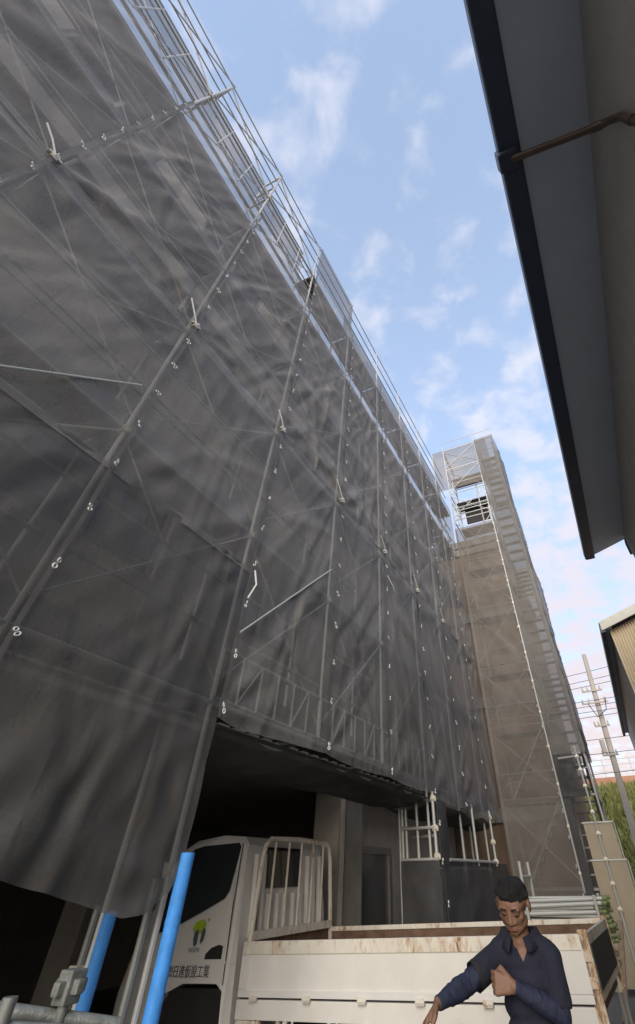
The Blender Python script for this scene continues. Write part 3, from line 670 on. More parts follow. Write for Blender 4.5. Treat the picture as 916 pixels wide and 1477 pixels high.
# ------------------------------------------------------------------ corrugated shed beyond
sh = empty('corrugated_shed', (3, 18, 0), 'tan corrugated shed with a pale verge board beyond the alley', 'shed')
SZ = 6.30; SX = 0.78; SY = 13.25; SW = 0.98
s2l = 0.30
szr = lambda x: SZ + (x-SX)*s2l
MB().box((SW+0.01, SY+0.35, 0), (8, SY+14, szr(SW)-0.02)).build('side_wall', 'sidewall', sh)
prof = []
x = SW
MB().add([(SW, SY+0.30, 0), (6, SY+0.30, 0), (6, SY+0.30, szr(6)-0.05), (SW, SY+0.30, szr(SW)-0.05)], [(0,1,2,3)]).build('gable_sheet', 'corr', sh)
for i in range(26):
    xx = SW+0.03+i*0.076
    MB().prism([(xx, SY+0.298), (xx+0.012, SY+0.268), (xx+0.034, SY+0.268), (xx+0.046, SY+0.298)], 0.05, szr(xx)-0.06, 2).build('rib', 'corr', sh)
MB().box((SW-0.02, SY+0.255, 0), (SW+0.03, SY+0.40, szr(SW)-0.06)).build('corner_trim', 'corr', sh)
MB().add([(SX-0.02, SY, szr(SX)-0.06), (6, SY, szr(6)-0.06), (6, SY, szr(6)+0.17), (SX-0.02, SY, szr(SX)+0.17), (SX-0.02, SY+0.06, szr(SX)-0.06), (6, SY+0.06, szr(6)-0.06), (6, SY+0.06, szr(6)+0.17), (SX-0.02, SY+0.06, szr(SX)+0.17)],
         [(0,3,2,1),(4,5,6,7),(0,1,5,4),(1,2,6,5),(2,3,7,6),(3,0,4,7)]).build('verge_board', 'trim', sh)
MB().prism([(SX-0.04, szr(SX)+0.10), (6, szr(6)+0.10), (6, szr(6)+0.165), (SX-0.04, szr(SX)+0.165)], SY+0.061, SY+14, 1).build('roof', 'roof', sh)
MB().box((SX-0.06, SY+0.05, SZ-0.10), (SX+0.06, SY+14, SZ+0.08)).build('gutter', 'gutter', sh, bevel=0.02)
MB().box((SX+0.065, SY+0.062, SZ+0.02), (SW+0.05, SY+14, SZ+0.06)).build('soffit', 'soffit', sh)
MB().box((SW-0.11, SY+9, 0), (SW-0.0, SY+9.7, 4.6)).build('service_box', 'corr', sh)

# ------------------------------------------------------------------ utility pole and cables
up = empty('utility_pole', (-0.1, 30, 0), 'concrete utility pole with crossarms beyond the alley', 'utility pole')
MB().tube([(-0.35, 30, 0), (-0.1, 30, 5.0), (0.22, 30, 10.9)], [0.185, 0.155, 0.12], 14).build('pole', 'polec', up, True)
pa = lambda z: -0.35 + (z/10.9)*0.57
for i, (z, wd) in enumerate(((8.9, 1.1), (8.3, 1.4), (7.2, 0.8), (5.9, 0.8))):
    MB().box((pa(z)-wd*0.6, 29.79, z-0.035), (pa(z)+wd*0.4, 29.85, z+0.035)).build('crossarm', 'polec', up)
    for q in (-0.55, -0.3, 0.3):
        MB().tube([(pa(z)+wd*q, 29.82, z+0.05), (pa(z)+wd*q, 29.82, z+0.22)], [0.05, 0.035], 8).build('insulator', 'trim', up, True)
MB().tube([(pa(6.4)-0.33, 29.8, 6.0), (pa(6.4)-0.33, 29.8, 6.55)], 0.13, 12).build('transformer', 'polec', up, True)
MB().tube([(pa(8)-0.5, 29.8, 8.3), (pa(8)-0.2, 29.7, 7.6), (pa(8)+0.35, 29.7, 7.9), (pa(8)+0.5, 29.75, 8.5)], 0.025, 5).build('jumper_cable', 'wire', up, True)
for i, (z, dz, zl_) in enumerate(((10.6, 1.3, 9.3), (10.2, 1.1, 9.0), (9.9, 1.0, 8.8), (9.0, 0.5, 8.7), (8.85, 0.4, 8.4), (8.5, 0.4, 8.2), (8.4, 0.3, 7.9), (7.3, 0.1, 7.1), (6.6, 0.15, 6.5), (5.9, 0.0, 5.7))):
    pts = []
    for q in range(13):
        t = q/12; x = -14+28*t
        pts.append((x, 30-0.05*i+ (x)*0.10, (zl_-0.6)*(1-t)+(z+dz)*t - 0.9*math.sin(math.pi*t)*0.4))
    tag(MB().tube(pts, 0.013, 5).build('power_line', 'wire', None, True), f'thin black power line over the hill, {ORD[i]} from the top at the utility pole', 'power line', 'power lines at the utility pole')

# ------------------------------------------------------------------ hill with weeds, fence on its crest
hl = MB(); nx, ny_ = 40, 26
for i in range(nx+1):
    for j in range(ny_+1):
        x = -20+40*i/nx; y = 33+30*j/ny_; t = min(1, (y-33)/12)
        z = 5.9*(t*t*(3-2*t)) + 0.35*math.sin(x*0.7+j)*t*0.5 + 0.25*math.sin(x*1.7-j*0.8)*t
        hl.v.append((x, y, z-0.05))
hl.f = [(i*(ny_+1)+j, (i+1)*(ny_+1)+j, (i+1)*(ny_+1)+j+1, i*(ny_+1)+j+1) for i in range(nx) for j in range(ny_)]
tag(hl.build('hill', 'grass', None, True), kind='structure')
rs = random.Random(3)
gr = MB()
def hill_z(x, y):
    t = min(1, max(0, (y-33)/12)); return 5.9*(t*t*(3-2*t))
for _ in range(9000):
    x = rs.uniform(-5, 5); y = 33+12.5*rs.random(); z = hill_z(x, y)-0.1
    h = rs.uniform(0.25, 0.75); a = rs.uniform(0, 6.28); w_ = rs.uniform(0.05, 0.16)
    dx_, dy_ = math.cos(a)*w_, math.sin(a)*w_; lx, ly = rs.uniform(-.25, .25), rs.uniform(-.35, .1)
    n0 = len(gr.v); gr.v += [(x-dx_, y-dy_, z), (x+dx_, y+dy_, z), (x+lx+dx_*.6, y+ly, z+h*.7), (x+lx*1.5, y+ly*1.5, z+h)]
    gr.f += [(n0, n0+1, n0+2), (n0, n0+2, n0+3)]
tag(gr.build('hill_weeds', 'leafcol'), kind='stuff')
bank = MB().prism([(44.2, 5.5), (46, 5.6), (46, 6.75), (44.8, 6.7)], -20, 20, 0)
tag(bank.build('soil_bank', 'soil'), kind='structure')
fe = empty('hill_fence', (0, 45.3, 6.6), 'thin wire fence along the crest of the grassy hill', 'fence')
for i in range(12):
    rod('post', (-6+i, 45.3, 6.6), (-6+i, 45.3, 7.9), 0.03, 'tube', fe, 6)
for z in (7.1, 7.5, 7.85): rod('rail', (-6, 45.3, z), (5, 45.3, z), 0.018, 'tube', fe, 6)

# ------------------------------------------------------------------ pipe rack behind the truck
rk = empty('pipe_rack', (-1.2, 7.9, 0), 'upright steel rack frame holding the pipe stack behind the truck', 'rack')
for y in (7.72, 8.3):
    for x in (-1.53, -0.72):
        rod('upright', (x, y, 0), (x, y, 1.72 if x < -1 else 1.42), 0.019, 'tube_pale', rk)
    rod('shelf_bar', (-1.53, y, 1.02), (-0.72, y, 1.02), 0.02, 'tube_pale', rk)
rod('rung', (-1.53, 7.72, 1.58), (-1.53, 8.3, 1.58), 0.017, 'tube_pale', rk)
rod('rung', (-0.72, 7.72, 1.02), (-0.72, 8.3, 1.02), 0.017, 'tube_pale', rk)
rs = random.Random(5)
pr = 0.0172
for row in range(10):
    for c in range(7):
        y = 7.77+c*0.064+(row % 2)*0.030; z = 1.062+row*0.0365
        xr = -0.64+rs.uniform(-0.07, 0.07); xl = -1.66+rs.uniform(-.06, .06); dz_ = rs.uniform(-0.05, 0.012); dy_ = rs.uniform(-0.03, 0.03)
        p = empty('steel_pipe', (xl, y, z), 'galvanised scaffold pipe with a lime green end in the stack behind the truck', 'pipe', 'scaffold pipes stacked behind the truck')
        q_ = Vector((xl, y+dy_, z+dz_)); e_ = Vector((xr, y, z)); m_ = e_.lerp(q_, 0.055)
        rod('tube', q_, m_, pr, 'tube_pale' if rs.random() < 0.6 else 'tube', p, 8)
        rod('painted_end', m_, e_, pr+0.001, 'greenend', p, 8)
for c in range(12):
    y = 7.75+0.045*(c % 6); z = 0.97-0.07*(c//6)
    p = empty('steel_pipe', (-0.9, y, z), 'short lime ended pipe under the rack shelf behind the truck', 'pipe', 'short pipes under the rack shelf')
    rod('tube', (-1.5, y, z-0.01), (-0.74, y, z-0.01), 0.017, 'tube_pale', p, 8)
    rod('painted_end', (-0.74, y, z-0.01), (-0.67+0.02*(c % 3), y, z-0.01), 0.0185, 'greenend', p, 8)

# odds and ends in the alley
cr_ = empty('plastic_crate', (-1.3, 13.0, 0), 'teal plastic crate on the alley floor beyond the truck', 'crate')
MB().box((-1.5, 14.9, 0.32), (-1.1, 15.3, 0.36)).box((-1.5, 14.9, 0.36), (-1.47, 15.3, 0.56)).box((-1.13, 14.9, 0.36), (-1.1, 15.3, 0.56)).box((-1.47, 14.9, 0.36), (-1.13, 14.93, 0.56)).box((-1.47, 15.27, 0.36), (-1.13, 15.3, 0.56)).build('body', 'crate', cr_)
tb = empty('timber_pallet', (-1.3, 15.0, 0), 'weathered timber pallet under the teal crate', 'pallet')
for i in range(5): MB().box((-1.7, 14.8+i*0.15, 0.28), (-0.9, 14.9+i*0.15, 0.31)).build('board', 'wood', tb)
for i in range(3): MB().box((-1.7+i*0.36, 14.8, 0.0), (-1.62+i*0.36, 15.5, 0.278)).build('bearer', 'wood', tb)
tag(MB().bar((-1.05, 11.2, 0.02), (-0.78, 11.9, 1.0), 0.09, 0.04).build('timber_plank', 'wood', None, bevel=0.005), 'weathered timber plank leaning beside the truck tail', 'plank')
mk = MB().box((-2.2, 16.5, 0.004), (2, 16.65, 0.008))
tag(mk.build('road_marking', 'tie'), kind='structure')

bn = empty('black_container', (-1.04, 3.22, 0), 'black round topped container under the reaching hand at the bottom edge', 'container')
MB().tube([(-1.04,3.22,0),(-1.04,3.22,0.95),(-1.04,3.22,1.0)], [0.12,0.145,0.145], 20).build('body', 'rubber', bn, True)
MB().tube([(-1.04,3.22,1.0),(-1.04,3.22,1.04),(-1.04,3.22,1.085),(-1.04,3.22,1.11)], [0.15,0.15,0.11,0.04], 20).build('lid', 'rubber', bn, True)

# ------------------------------------------------------------------ blue foam covers on the posts
def cover(x, y, ztop, z0, lab, face):
    c = empty('post_cover', (x, y, z0), lab, 'post cover', 'blue foam covers on the scaffold posts')
    m_ = MB(); n_ = 14; r0, r1 = 0.036, 0.047; gap = 0.7
    for z in (z0, ztop):
        for rr in (r0, r1):
            for i in range(n_+1):
                a = face + gap/2 + (2*math.pi-gap)*i/n_
                m_.v.append((x+rr*math.cos(a), y+rr*math.sin(a), z))
    q = n_+1
    for i in range(n_):
        m_.f += [(q+i, q+i+1, 3*q+i+1, 3*q+i), (i+1, i, 2*q+i, 2*q+i+1), (2*q+i, 3*q+i, 3*q+i+1, 2*q+i+1), (i, i+1, q+i+1, q+i)]
    m_.f += [(0, q, 3*q, 2*q), (q-1, 2*q-1, 4*q-1, 3*q-1)]
    m_.build('foam_shell', 'foam', c, True)
    for z in (ztop-0.32, ztop-1.1):
        m2 = MB(); m2.tube([(x, y, z-0.012), (x, y, z+0.012)], 0.0485, 16, False); m2.build('tape_band', 'foam', c, True)
cover(-D+0.02, 3.17, 1.745, 0.0, 'blue foam post cover in front of the truck cab, the taller one', rad(215))
cover(-3.50, 3.20, 1.47, 0.0, 'blue foam post cover under the drooping net, the one further left', rad(225))
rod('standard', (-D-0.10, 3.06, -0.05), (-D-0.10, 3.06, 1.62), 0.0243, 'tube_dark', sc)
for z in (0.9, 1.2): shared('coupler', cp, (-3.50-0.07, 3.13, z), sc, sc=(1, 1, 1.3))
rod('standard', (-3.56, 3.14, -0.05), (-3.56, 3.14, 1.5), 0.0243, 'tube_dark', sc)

# foreground tubes bottom left
nb = empty('wedge_post', (-1.9, 1.66, 0), 'short galvanised post with a cross shaped wedge head in the near left corner', 'scaffold post')
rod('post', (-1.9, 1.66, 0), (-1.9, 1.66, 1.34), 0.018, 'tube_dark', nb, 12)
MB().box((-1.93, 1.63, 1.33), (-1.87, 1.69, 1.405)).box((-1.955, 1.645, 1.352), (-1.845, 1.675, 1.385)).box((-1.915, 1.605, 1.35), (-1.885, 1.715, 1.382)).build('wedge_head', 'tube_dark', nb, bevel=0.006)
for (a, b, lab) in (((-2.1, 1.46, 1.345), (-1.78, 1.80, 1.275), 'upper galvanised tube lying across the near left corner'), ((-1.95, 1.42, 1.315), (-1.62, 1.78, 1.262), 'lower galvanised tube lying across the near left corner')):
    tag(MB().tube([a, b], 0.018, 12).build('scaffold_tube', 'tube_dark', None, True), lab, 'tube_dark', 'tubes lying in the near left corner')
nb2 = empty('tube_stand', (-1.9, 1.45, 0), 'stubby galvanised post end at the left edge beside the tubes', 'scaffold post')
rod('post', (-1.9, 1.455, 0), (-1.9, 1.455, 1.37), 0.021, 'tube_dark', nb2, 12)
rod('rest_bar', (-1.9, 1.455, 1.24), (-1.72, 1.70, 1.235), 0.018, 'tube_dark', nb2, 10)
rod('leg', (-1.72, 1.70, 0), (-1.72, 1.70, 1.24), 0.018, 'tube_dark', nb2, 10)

# ------------------------------------------------------------------ truck
TM = Matrix(((0.99935, 0.02151, -0.02882, -3.9123), (-0.02150, 0.99977, 0.00062, 5.4012), (0.02883, 0.0, 0.99958, -0.088), (0, 0, 0, 1)))
tk = empty('flatbed_truck', (0,0,0), 'white flatbed truck with rust streaked sides backed out of the opening', 'truck', mw=TM)
def T(mb, name, m, smooth=False, bevel=0, parent=None):
    return mb.build(name, m, parent or tk, smooth, bevel, local=True)
LB, WB = 3.29, 1.69
# cab: profile (u,z) extruded over v, tapering inwards to the roof
prof = [(-0.05,0.62),(-0.07,1.0),(-0.10,1.45),(-0.16,1.98),(-0.24,2.055),(-0.55,2.085),(-0.95,2.06),(-1.10,2.00),(-1.22,1.83),(-1.40,1.45),(-1.50,1.22),(-1.58,0.95),(-1.60,0.55),(-1.05,0.55),(-1.03,0.78),(-0.92,0.93),(-0.70,0.995),(-0.28,0.995),(-0.20,0.95),(-0.17,0.62)]
cb = bmesh.new()
vsl = []
secs = [(0.00,0.0),(0.03,1.0),(WB-0.03,1.0),(WB,0.0)]
def vpos(z, side, inset):
    t = max(0, (z-1.15)/0.9)
    return (0.065*t*t + inset) if side == 0 else (WB - 0.065*t*t - inset)
rings = []
for (side, ins, shr) in ((0, 0.0, 0.03), (0, 0.03, 0.0), (1, 0.03, 0.0), (1, 0.0, 0.03)):
    rr = []
    cx = sum(p[0] for p in prof)/len(prof); cz = 1.3
    for (u, z) in prof:
        uu, zz = u, z
        if shr:
            if z > 1.95: zz -= 0.03
            if u < -1.0 and z < 2.0: uu += 0.06
        rr.append(cb.verts.new((uu, vpos(z, side, ins), zz)))
    rings.append(rr)
n = len(prof)
for a in range(3):
    for k in range(n):
        cb.faces.new((rings[a][k], rings[a][(k+1) % n], rings[a+1][(k+1) % n], rings[a+1][k]))
cb.faces.new(rings[0][::-1]); cb.faces.new(rings[3])
bmesh.ops.triangulate(cb, faces=[f for f in cb.faces if len(f.verts) > 4])
bmesh.ops.recalc_face_normals(cb, faces=cb.faces)
me = bpy.data.meshes.new('cab'); cb.to_mesh(me); cb.free(); me.materials.append(M['white'])
me.polygons.foreach_set('use_smooth', [True]*len(me.polygons)); me.set_sharp_from_angle(angle=rad(32))
cabo = bpy.data.objects.new('cab', me); C.objects.link(cabo); cabo.parent = tk
def sv(z, off=0.004): return vpos(z, 0, 0) - off
def sideplate(pts, name, m, off, th=0.004, parent=None):
    """a plate following the cab's near side, outline in (u,z)"""
    bm = bmesh.new()
    A = [bm.verts.new((u, sv(z, off), z)) for u, z in pts]; B = [bm.verts.new((u, sv(z, off)+th, z)) for u, z in pts]
    n = len(pts); bm.faces.new(A); bm.faces.new(B[::-1])
    for k in range(n): bm.faces.new((A[k], A[(k+1) % n], B[(k+1) % n], B[k]))
    bmesh.ops.triangulate(bm, faces=[f for f in bm.faces if len(f.verts) > 4]); bmesh.ops.recalc_face_normals(bm, faces=bm.faces)
    me = bpy.data.meshes.new(name); bm.to_mesh(me); bm.free(); me.materials.append(M[m])
    o = bpy.data.objects.new(name, me); C.objects.link(o); o.parent = parent or tk
    return o
door = sideplate([(-0.20,0.995),(-0.205,1.2),(-0.215,1.5),(-0.235,2.0),(-0.30,2.03),(-0.85,2.03),(-1.0,1.98),(-1.10,1.85),(-1.28,1.5),(-1.30,1.2),(-1.10,1.05),(-0.95,1.02),(-0.7,1.0)], 'door', 'white', 0.010, 0.009)
sideplate([(-0.245,1.97),(-0.25,1.90),(-0.295,1.62),(-0.345,1.565),(-0.62,1.475),(-0.95,1.375),(-1.19,1.33),(-1.24,1.42),(-1.17,1.62),(-1.02,1.91),(-0.93,1.985),(-0.8,2.005),(-0.28,2.005)], 'window', 'glass', 0.013, 0.003, door)
hr = []
for (u, z) in [(-0.255,1.15),(-0.255,1.235),(-0.31,1.245),(-0.40,1.225),(-0.465,1.185),(-0.47,1.15)]: hr.append((u, z))
sideplate(hr, 'handle_recess', 'chassis', 0.012, 0.003, door)
sideplate([(-0.27,1.20),(-0.27,1.222),(-0.33,1.23),(-0.42,1.212),(-0.42,1.195)], 'handle', 'chassis', 0.024, 0.008, door)
# body crease under the handle and the seam at the rear of the door
sideplate([(-0.10,1.125),(-0.10,1.137),(-1.28,1.137),(-1.28,1.125)], 'side_moulding', 'white', 0.014, 0.01)
sideplate([(-0.192,0.99),(-0.199,0.99),(-0.214,1.5),(-0.234,2.0),(-0.226,2.0),(-0.206,1.5)], 'door_seam', 'chassis', 0.0112, 0.002)
# logo: lime crown over two grey legs
lu, lz = -0.60, 1.335
def lg(pts, name, m): sideplate([(lu+a, lz+b) for a, b in pts], name, m, 0.0125, 0.002, door)
lg([(-0.095,0.035),(-0.055,0.075),(0.0,0.085),(0.045,0.078),(0.075,0.05),(0.03,0.055),(0.02,-0.005),(0.005,-0.02),(-0.01,0.03),(-0.045,0.02),(-0.085,0.0)], 'logo', 'logo_g')
lg([(-0.06,0.0),(-0.015,0.018),(-0.008,-0.04),(-0.012,-0.09),(-0.045,-0.10),(-0.062,-0.05)], 'logo', 'logo_k')
lg([(0.03,-0.06),(0.04,0.0),(0.065,0.035),(0.078,-0.01),(0.07,-0.055),(0.04,-0.085)], 'logo', 'logo_k')
lg([(0.088,0.082),(0.094,0.095),(0.108,0.095),(0.112,0.082),(0.10,0.07)], 'logo', 'logo_g')
def text(body, size, u, z, name, m, parent, wide=1.0):
    cu = bpy.data.curves.new('lettering', 'FONT'); cu.body = body; cu.size = size; cu.extrude = 0.0008
    cu.offset = 0.0006
    o = bpy.data.objects.new('tmp', cu); C.objects.link(o)
    dg = bpy.context.evaluated_depsgraph_get(); me = bpy.data.meshes.new_from_object(o.evaluated_get(dg))
    bpy.data.objects.remove(o); me.materials.clear(); me.materials.append(M[m])
    q = bpy.data.objects.new(name, me); C.objects.link(q); q.parent = parent
    q.matrix_basis = Matrix.Translation((u, sv(z, 0.0145), z)) @ Matrix.Rotation(rad(90), 4, 'X') @ Matrix.Diagonal((wide, 1, 1, 1))
    return q
text('NISSIN', 0.045, -0.70, 1.198, 'lettering', 'print', door, 1.1)
text('㈱日進仮設工業', 0.088, -0.93, 1.04, 'lettering', 'logo_k', door, 0.90)
# windscreen, lamp, mirror stalk, wheel arch liner
MB_ = MB()
MB_.add([(-1.06,0.16,2.0),(-1.06,WB-0.16,2.0),(-1.375,WB-0.09,1.48),(-1.375,0.09,1.48)], [(0,1,2,3)])
o = T(MB_, 'windscreen', 'glass'); o.location = (-0.02, 0, 0.02)
T(MB().box((-1.62,0.05,0.78),(-1.52,0.30,0.94)), 'headlight', 'lamp', bevel=0.03)
T(MB().box((-1.62,WB-0.30,0.78),(-1.52,WB-0.05,0.94)), 'headlight', 'lamp', bevel=0.03)
T(MB().box((-1.50,-0.012,1.0),(-1.40,0.03,1.13)), 'turn_signal', 'lamp', bevel=0.02)
T(MB().box((-1.64,0.02,0.40),(-1.50,WB-0.02,0.66)), 'bumper', 'white', bevel=0.03)
T(MB().box((-1.03,0.06,0.50),(-0.10,WB-0.06,0.96)), 'arch_liner', 'chassis')
def wheel(u, v, r=0.345, w_=0.2, dual=False):
    e = MB().tube([(u, v-w_/2, r),(u, v-w_/2+0.02, r),(u, v+w_/2-0.02, r),(u, v+w_/2, r)], [r-0.03, r, r, r-0.03], 24)
    t = T(e, 'wheel', 'rubber', True)
    f = -1 if v < WB/2 else 1
    ri = MB().tube([(u, v+f*(w_/2+0.003), r),(u, v+f*(w_/2-0.05), r)], [0.20, 0.16], 20).tube([(u, v+f*(w_/2-0.045), r), (u, v+f*(w_/2+0.012), r)], [0.07, 0.05], 10)
    ro = ri.build('rim', 'white_rust', None, True); ro.parent = t
for v in (0.13, WB-0.13): wheel(-0.62, v)
for v in (0.14, WB-0.14): wheel(2.15, v, 0.33)
T(MB().box((-1.3,0.5,0.42),(LB-0.1,0.62,0.66)).box((-1.3,WB-0.62,0.42),(LB-0.1,WB-0.5,0.66)), 'chassis_rail', 'chassis')
T(MB().box((0.3,0.30,0.30),(1.1,0.48,0.62)), 'fuel_tank', 'chassis', bevel=0.04)
T(MB().box((1.7,0.02,0.69),(2.6,0.30,0.705)).box((1.66,0.02,0.4),(1.69,0.3,0.70)), 'mudguard', 'chassis')
# back of the cab: ribs and window
BU = -0.055
for i, v in enumerate((0.16, 0.30, 0.44, 0.60, 0.76, 0.92, 1.08, 1.22, 1.36, 1.50)):
    zt = 1.9 if v < 0.36 or v > 1.1 else 1.58
    mb = MB().bar((-0.062, v, 1.28), (-0.072-0.03*(zt-1.3), v, zt), 0.05, 0.03, (0,1,0))
    T(mb, 'cab_rib', 'white')
rw = T(MB().bar((-0.128, 0.73, 1.60), (-0.150, 0.73, 1.97), 0.78, 0.012, (1,0,0)), 'rear_window', 'rubber', bevel=0.004)
p3 = MB().bar((-0.108, 0.73, 1.63), (-0.133, 0.73, 1.94), 0.70, 0.012, (1,0,0)).build('pane', 'glass'); p3.parent = rw
# bed
bd = T(MB().box((0.0,0.05,0.84),(LB-0.02,WB-0.05,0.90)), 'bed_floor', 'bed')
T(MB().box((-0.02,0.012,0.79),(LB,0.05,0.905)), 'under_rail', 'white_gate', bevel=0.006)
T(MB().box((-0.02,WB-0.05,0.79),(LB,WB-0.012,0.905)), 'under_rail', 'white_rust', bevel=0.006)
def gate(v0, v1, name, facing, lab=None):
    """side gate: outer skin with a recessed panel, capped by a rusty rail"""
    zt, zb = 1.262, 0.918
    g_ = MB().box((0.0,v0,zb),(LB,v1,zt-0.0))
    fo = v0 if facing < 0 else v1
    gt = T(g_, name, 'white_gate', bevel=0.006)
    a = 0.012*facing
    def P(u0,z0,u1,z1,nm,m):
        lo, hi = (fo+a, fo) if a < 0 else (fo, fo+a)
        q = MB().box((u0,lo,z0),(u1,hi,z1)).build(nm, m, None, False, 0.004); q.parent = gt
    P(0.002, zt-0.085, LB-0.002, zt-0.002, 'top_band', 'white_rust')
    P(0.002, zb+0.002, LB-0.002, zb+0.045, 'bottom_band', 'white')
    for u in (0.002, LB-0.25): P(u, zb+0.047, u+(0.09 if u < 1 else 0.248), zt-0.087, 'end_stile', 'white_gate')
    for u in (0.14, 0.72, 1.28, 1.82, 2.4, 2.92):
        lo, hi = (fo-0.026, fo-0.0125) if a < 0 else (fo+0.0125, fo+0.026)
        q = MB().box((u+0.01,lo,zb-0.022),(u+0.085,hi,zb+0.016)).tube([(u+0.01,(lo+hi)/2,zb-0.005),(u+0.09,(lo+hi)/2,zb-0.005)],0.014,8).build('hinge','white_rust',None,False,0.003); q.parent = gt
    return gt
gate(0.0, 0.03, 'side_gate', -1)
gate(WB-0.03, WB, 'side_gate', 1)
ing = MB().box((0.05,WB-0.036,0.92),(LB-0.06,WB-0.0305,1.228)); T(ing, 'gate_lining', 'bed')
cpz = T(MB().box((0.02,WB-0.05,1.232),(LB-0.02,WB-0.0305,1.268)), 'gate_cap', 'white_rust')
tg = T(MB().box((LB,0.03,0.92),(LB+0.03,WB-0.03,1.262)), 'tailgate', 'white_rust', bevel=0.005)
q = MB().box((LB+0.031,0.12,0.97),(LB+0.036,WB-0.12,1.20)).build('tailgate_skin', 'chassis', None); q.parent = tg
q = MB().box((LB-0.006,0.05,0.93),(LB-0.001,WB-0.05,1.24)).build('tailgate_lining', 'bed', None); q.parent = tg
T(MB().box((LB-0.035,-0.012,0.80),(LB+0.04,0.03,1.285)), 'corner_post', 'corner_rust', bevel=0.012)
T(MB().box((LB-0.035,WB-0.03,0.80),(LB+0.04,WB+0.012,1.285)), 'corner_post', 'corner_rust', bevel=0.012)
for z in (0.99, 1.12): T(MB().box((LB-0.02,-0.028,z),(LB+0.03,-0.010,z+0.06)), 'latch', 'corner_rust', bevel=0.006)
# open towing bracket and rope hooks under the rail
T(MB().box((0.0,0.005,0.69),(0.22,0.03,0.788)), 'rail_bracket', 'white_rust', bevel=0.006)
T(MB().bar((0.24,0.018,0.785),(0.29,0.018,0.71),0.03,0.03).bar((0.29,0.018,0.71),(0.42,0.018,0.71),0.03,0.03).bar((0.42,0.018,0.71),(0.47,0.018,0.785),0.03,0.03), 'step_loop', 'white_rust')
for u in (0.55, 0.63, 1.0, 1.08, 1.35, 1.7, 1.78, 2.35, 2.7, 3.0):
    hk = MB().tube([(u,0.005,0.80),(u,-0.015,0.76),(u+0.004,-0.018,0.715),(u+0.006,-0.002,0.70)], 0.009, 6)
    if u in (0.55, 1.0, 1.35, 1.7): hk.box((u-0.02,-0.012,0.755),(u+0.02,0.010,0.789))
    T(hk, 'rope_hook', 'white_gate', True)
# guard frame behind the cab
def arch(o_, name, pts, r, m='white_rust'): return T(MB().tube(pts, r, 8), name, m, True)
gp = [(0.03,0.02,0.92),(0.03,0.05,1.3),(0.03,0.10,1.85),(0.03,0.14,1.97),(0.03,0.22,2.02),(0.03,0.8,2.035),(0.03,WB-0.22,2.02),(0.03,WB-0.14,1.97),(0.03,WB-0.10,1.85),(0.03,WB-0.05,1.3),(0.03,WB-0.02,0.92)]
gf = arch(None, 'guard_frame', gp, 0.026)
q = MB().box((0.01,0.06,1.262),(0.055,WB-0.06,1.325)).build('cross_bar', 'white_rust', None); q.parent = gf
for v in (0.33, 0.61, 0.88, 1.15, 1.40):
    q = MB().tube([(0.03,v-0.01,1.32),(0.03,v,2.02)], 0.013, 6).build('guard_bar', 'white_rust', None, True); q.parent = gf
T(MB().box((-0.01,0.05,0.905),(0.015,WB-0.05,1.26)), 'front_board', 'bed')
T(MB().box((0.6,0.6,0.902),(1.0,1.2,0.96)), 'load_board', 'wood')

# ------------------------------------------------------------------ person
from mathutils import Quaternion
PX, PY = -0.735, 3.40
pe = empty('person', (PX, PY, 0), 'person in a navy polo shirt and blue arm sleeves looking down by the truck bed', 'person')
class Blob:
    def __init__(s): s.bm = bmesh.new()
    def ball(s, c, r, rot=None, sub=3):
        m_ = Matrix.Translation(c) @ (rot or Matrix.Identity(4)) @ Matrix.Diagonal((*((r, r, r) if isinstance(r, (int, float)) else r), 1))
        bmesh.ops.create_icosphere(s.bm, subdivisions=sub, radius=1, matrix=m_)
        return s
    def limb(s, pts, rs, step=0.012, sub=2, flat=None):
        for i in range(len(pts)-1):
            a, b = Vector(pts[i]), Vector(pts[i+1]); L = (b-a).length; n = max(2, int(L/step))
            for k in range(n+1):
                t = k/n; tt = t
                s.ball(a.lerp(b, t), rs[i]*(1-tt)+rs[i+1]*tt, sub=sub)
        return s
    def done(s, name, m, parent, voxel, smooth=6, fn=None, kill=None, cuts=()):
        me = bpy.data.meshes.new(name); s.bm.to_mesh(me); s.bm.free()
        o = bpy.data.objects.new(name, me); C.objects.link(o)
        r = o.modifiers.new('r', 'REMESH'); r.mode = 'VOXEL'; r.voxel_size = voxel
        k = o.modifiers.new('s', 'SMOOTH'); k.iterations = smooth; k.factor = 0.5
        dg = bpy.context.evaluated_depsgraph_get()
        me2 = bpy.data.meshes.new_from_object(o.evaluated_get(dg))
        o.modifiers.clear(); o.data = me2; bpy.data.meshes.remove(me)
        me2.name = name
        me2.materials.clear(); me2.materials.append(M[m])
        if kill or fn:
            bm = bmesh.new(); bm.from_mesh(me2)
            if fn:
                for v in bm.verts: v.co += fn(v.co, v.normal)
            for co, no in cuts: bmesh.ops.bisect_plane(bm, geom=bm.verts[:]+bm.edges[:]+bm.faces[:], plane_co=co, plane_no=no, dist=1e-5)
            if kill: bmesh.ops.delete(bm, geom=[f for f in bm.faces if kill(f.calc_center_median())], context='FACES')
            bm.to_mesh(me2); bm.free()
        me2.polygons.foreach_set('use_smooth', [True]*len(me2.polygons))
        return attach(o, parent)
def W3(x, y, z): return Vector((PX+x, PY+y, z))
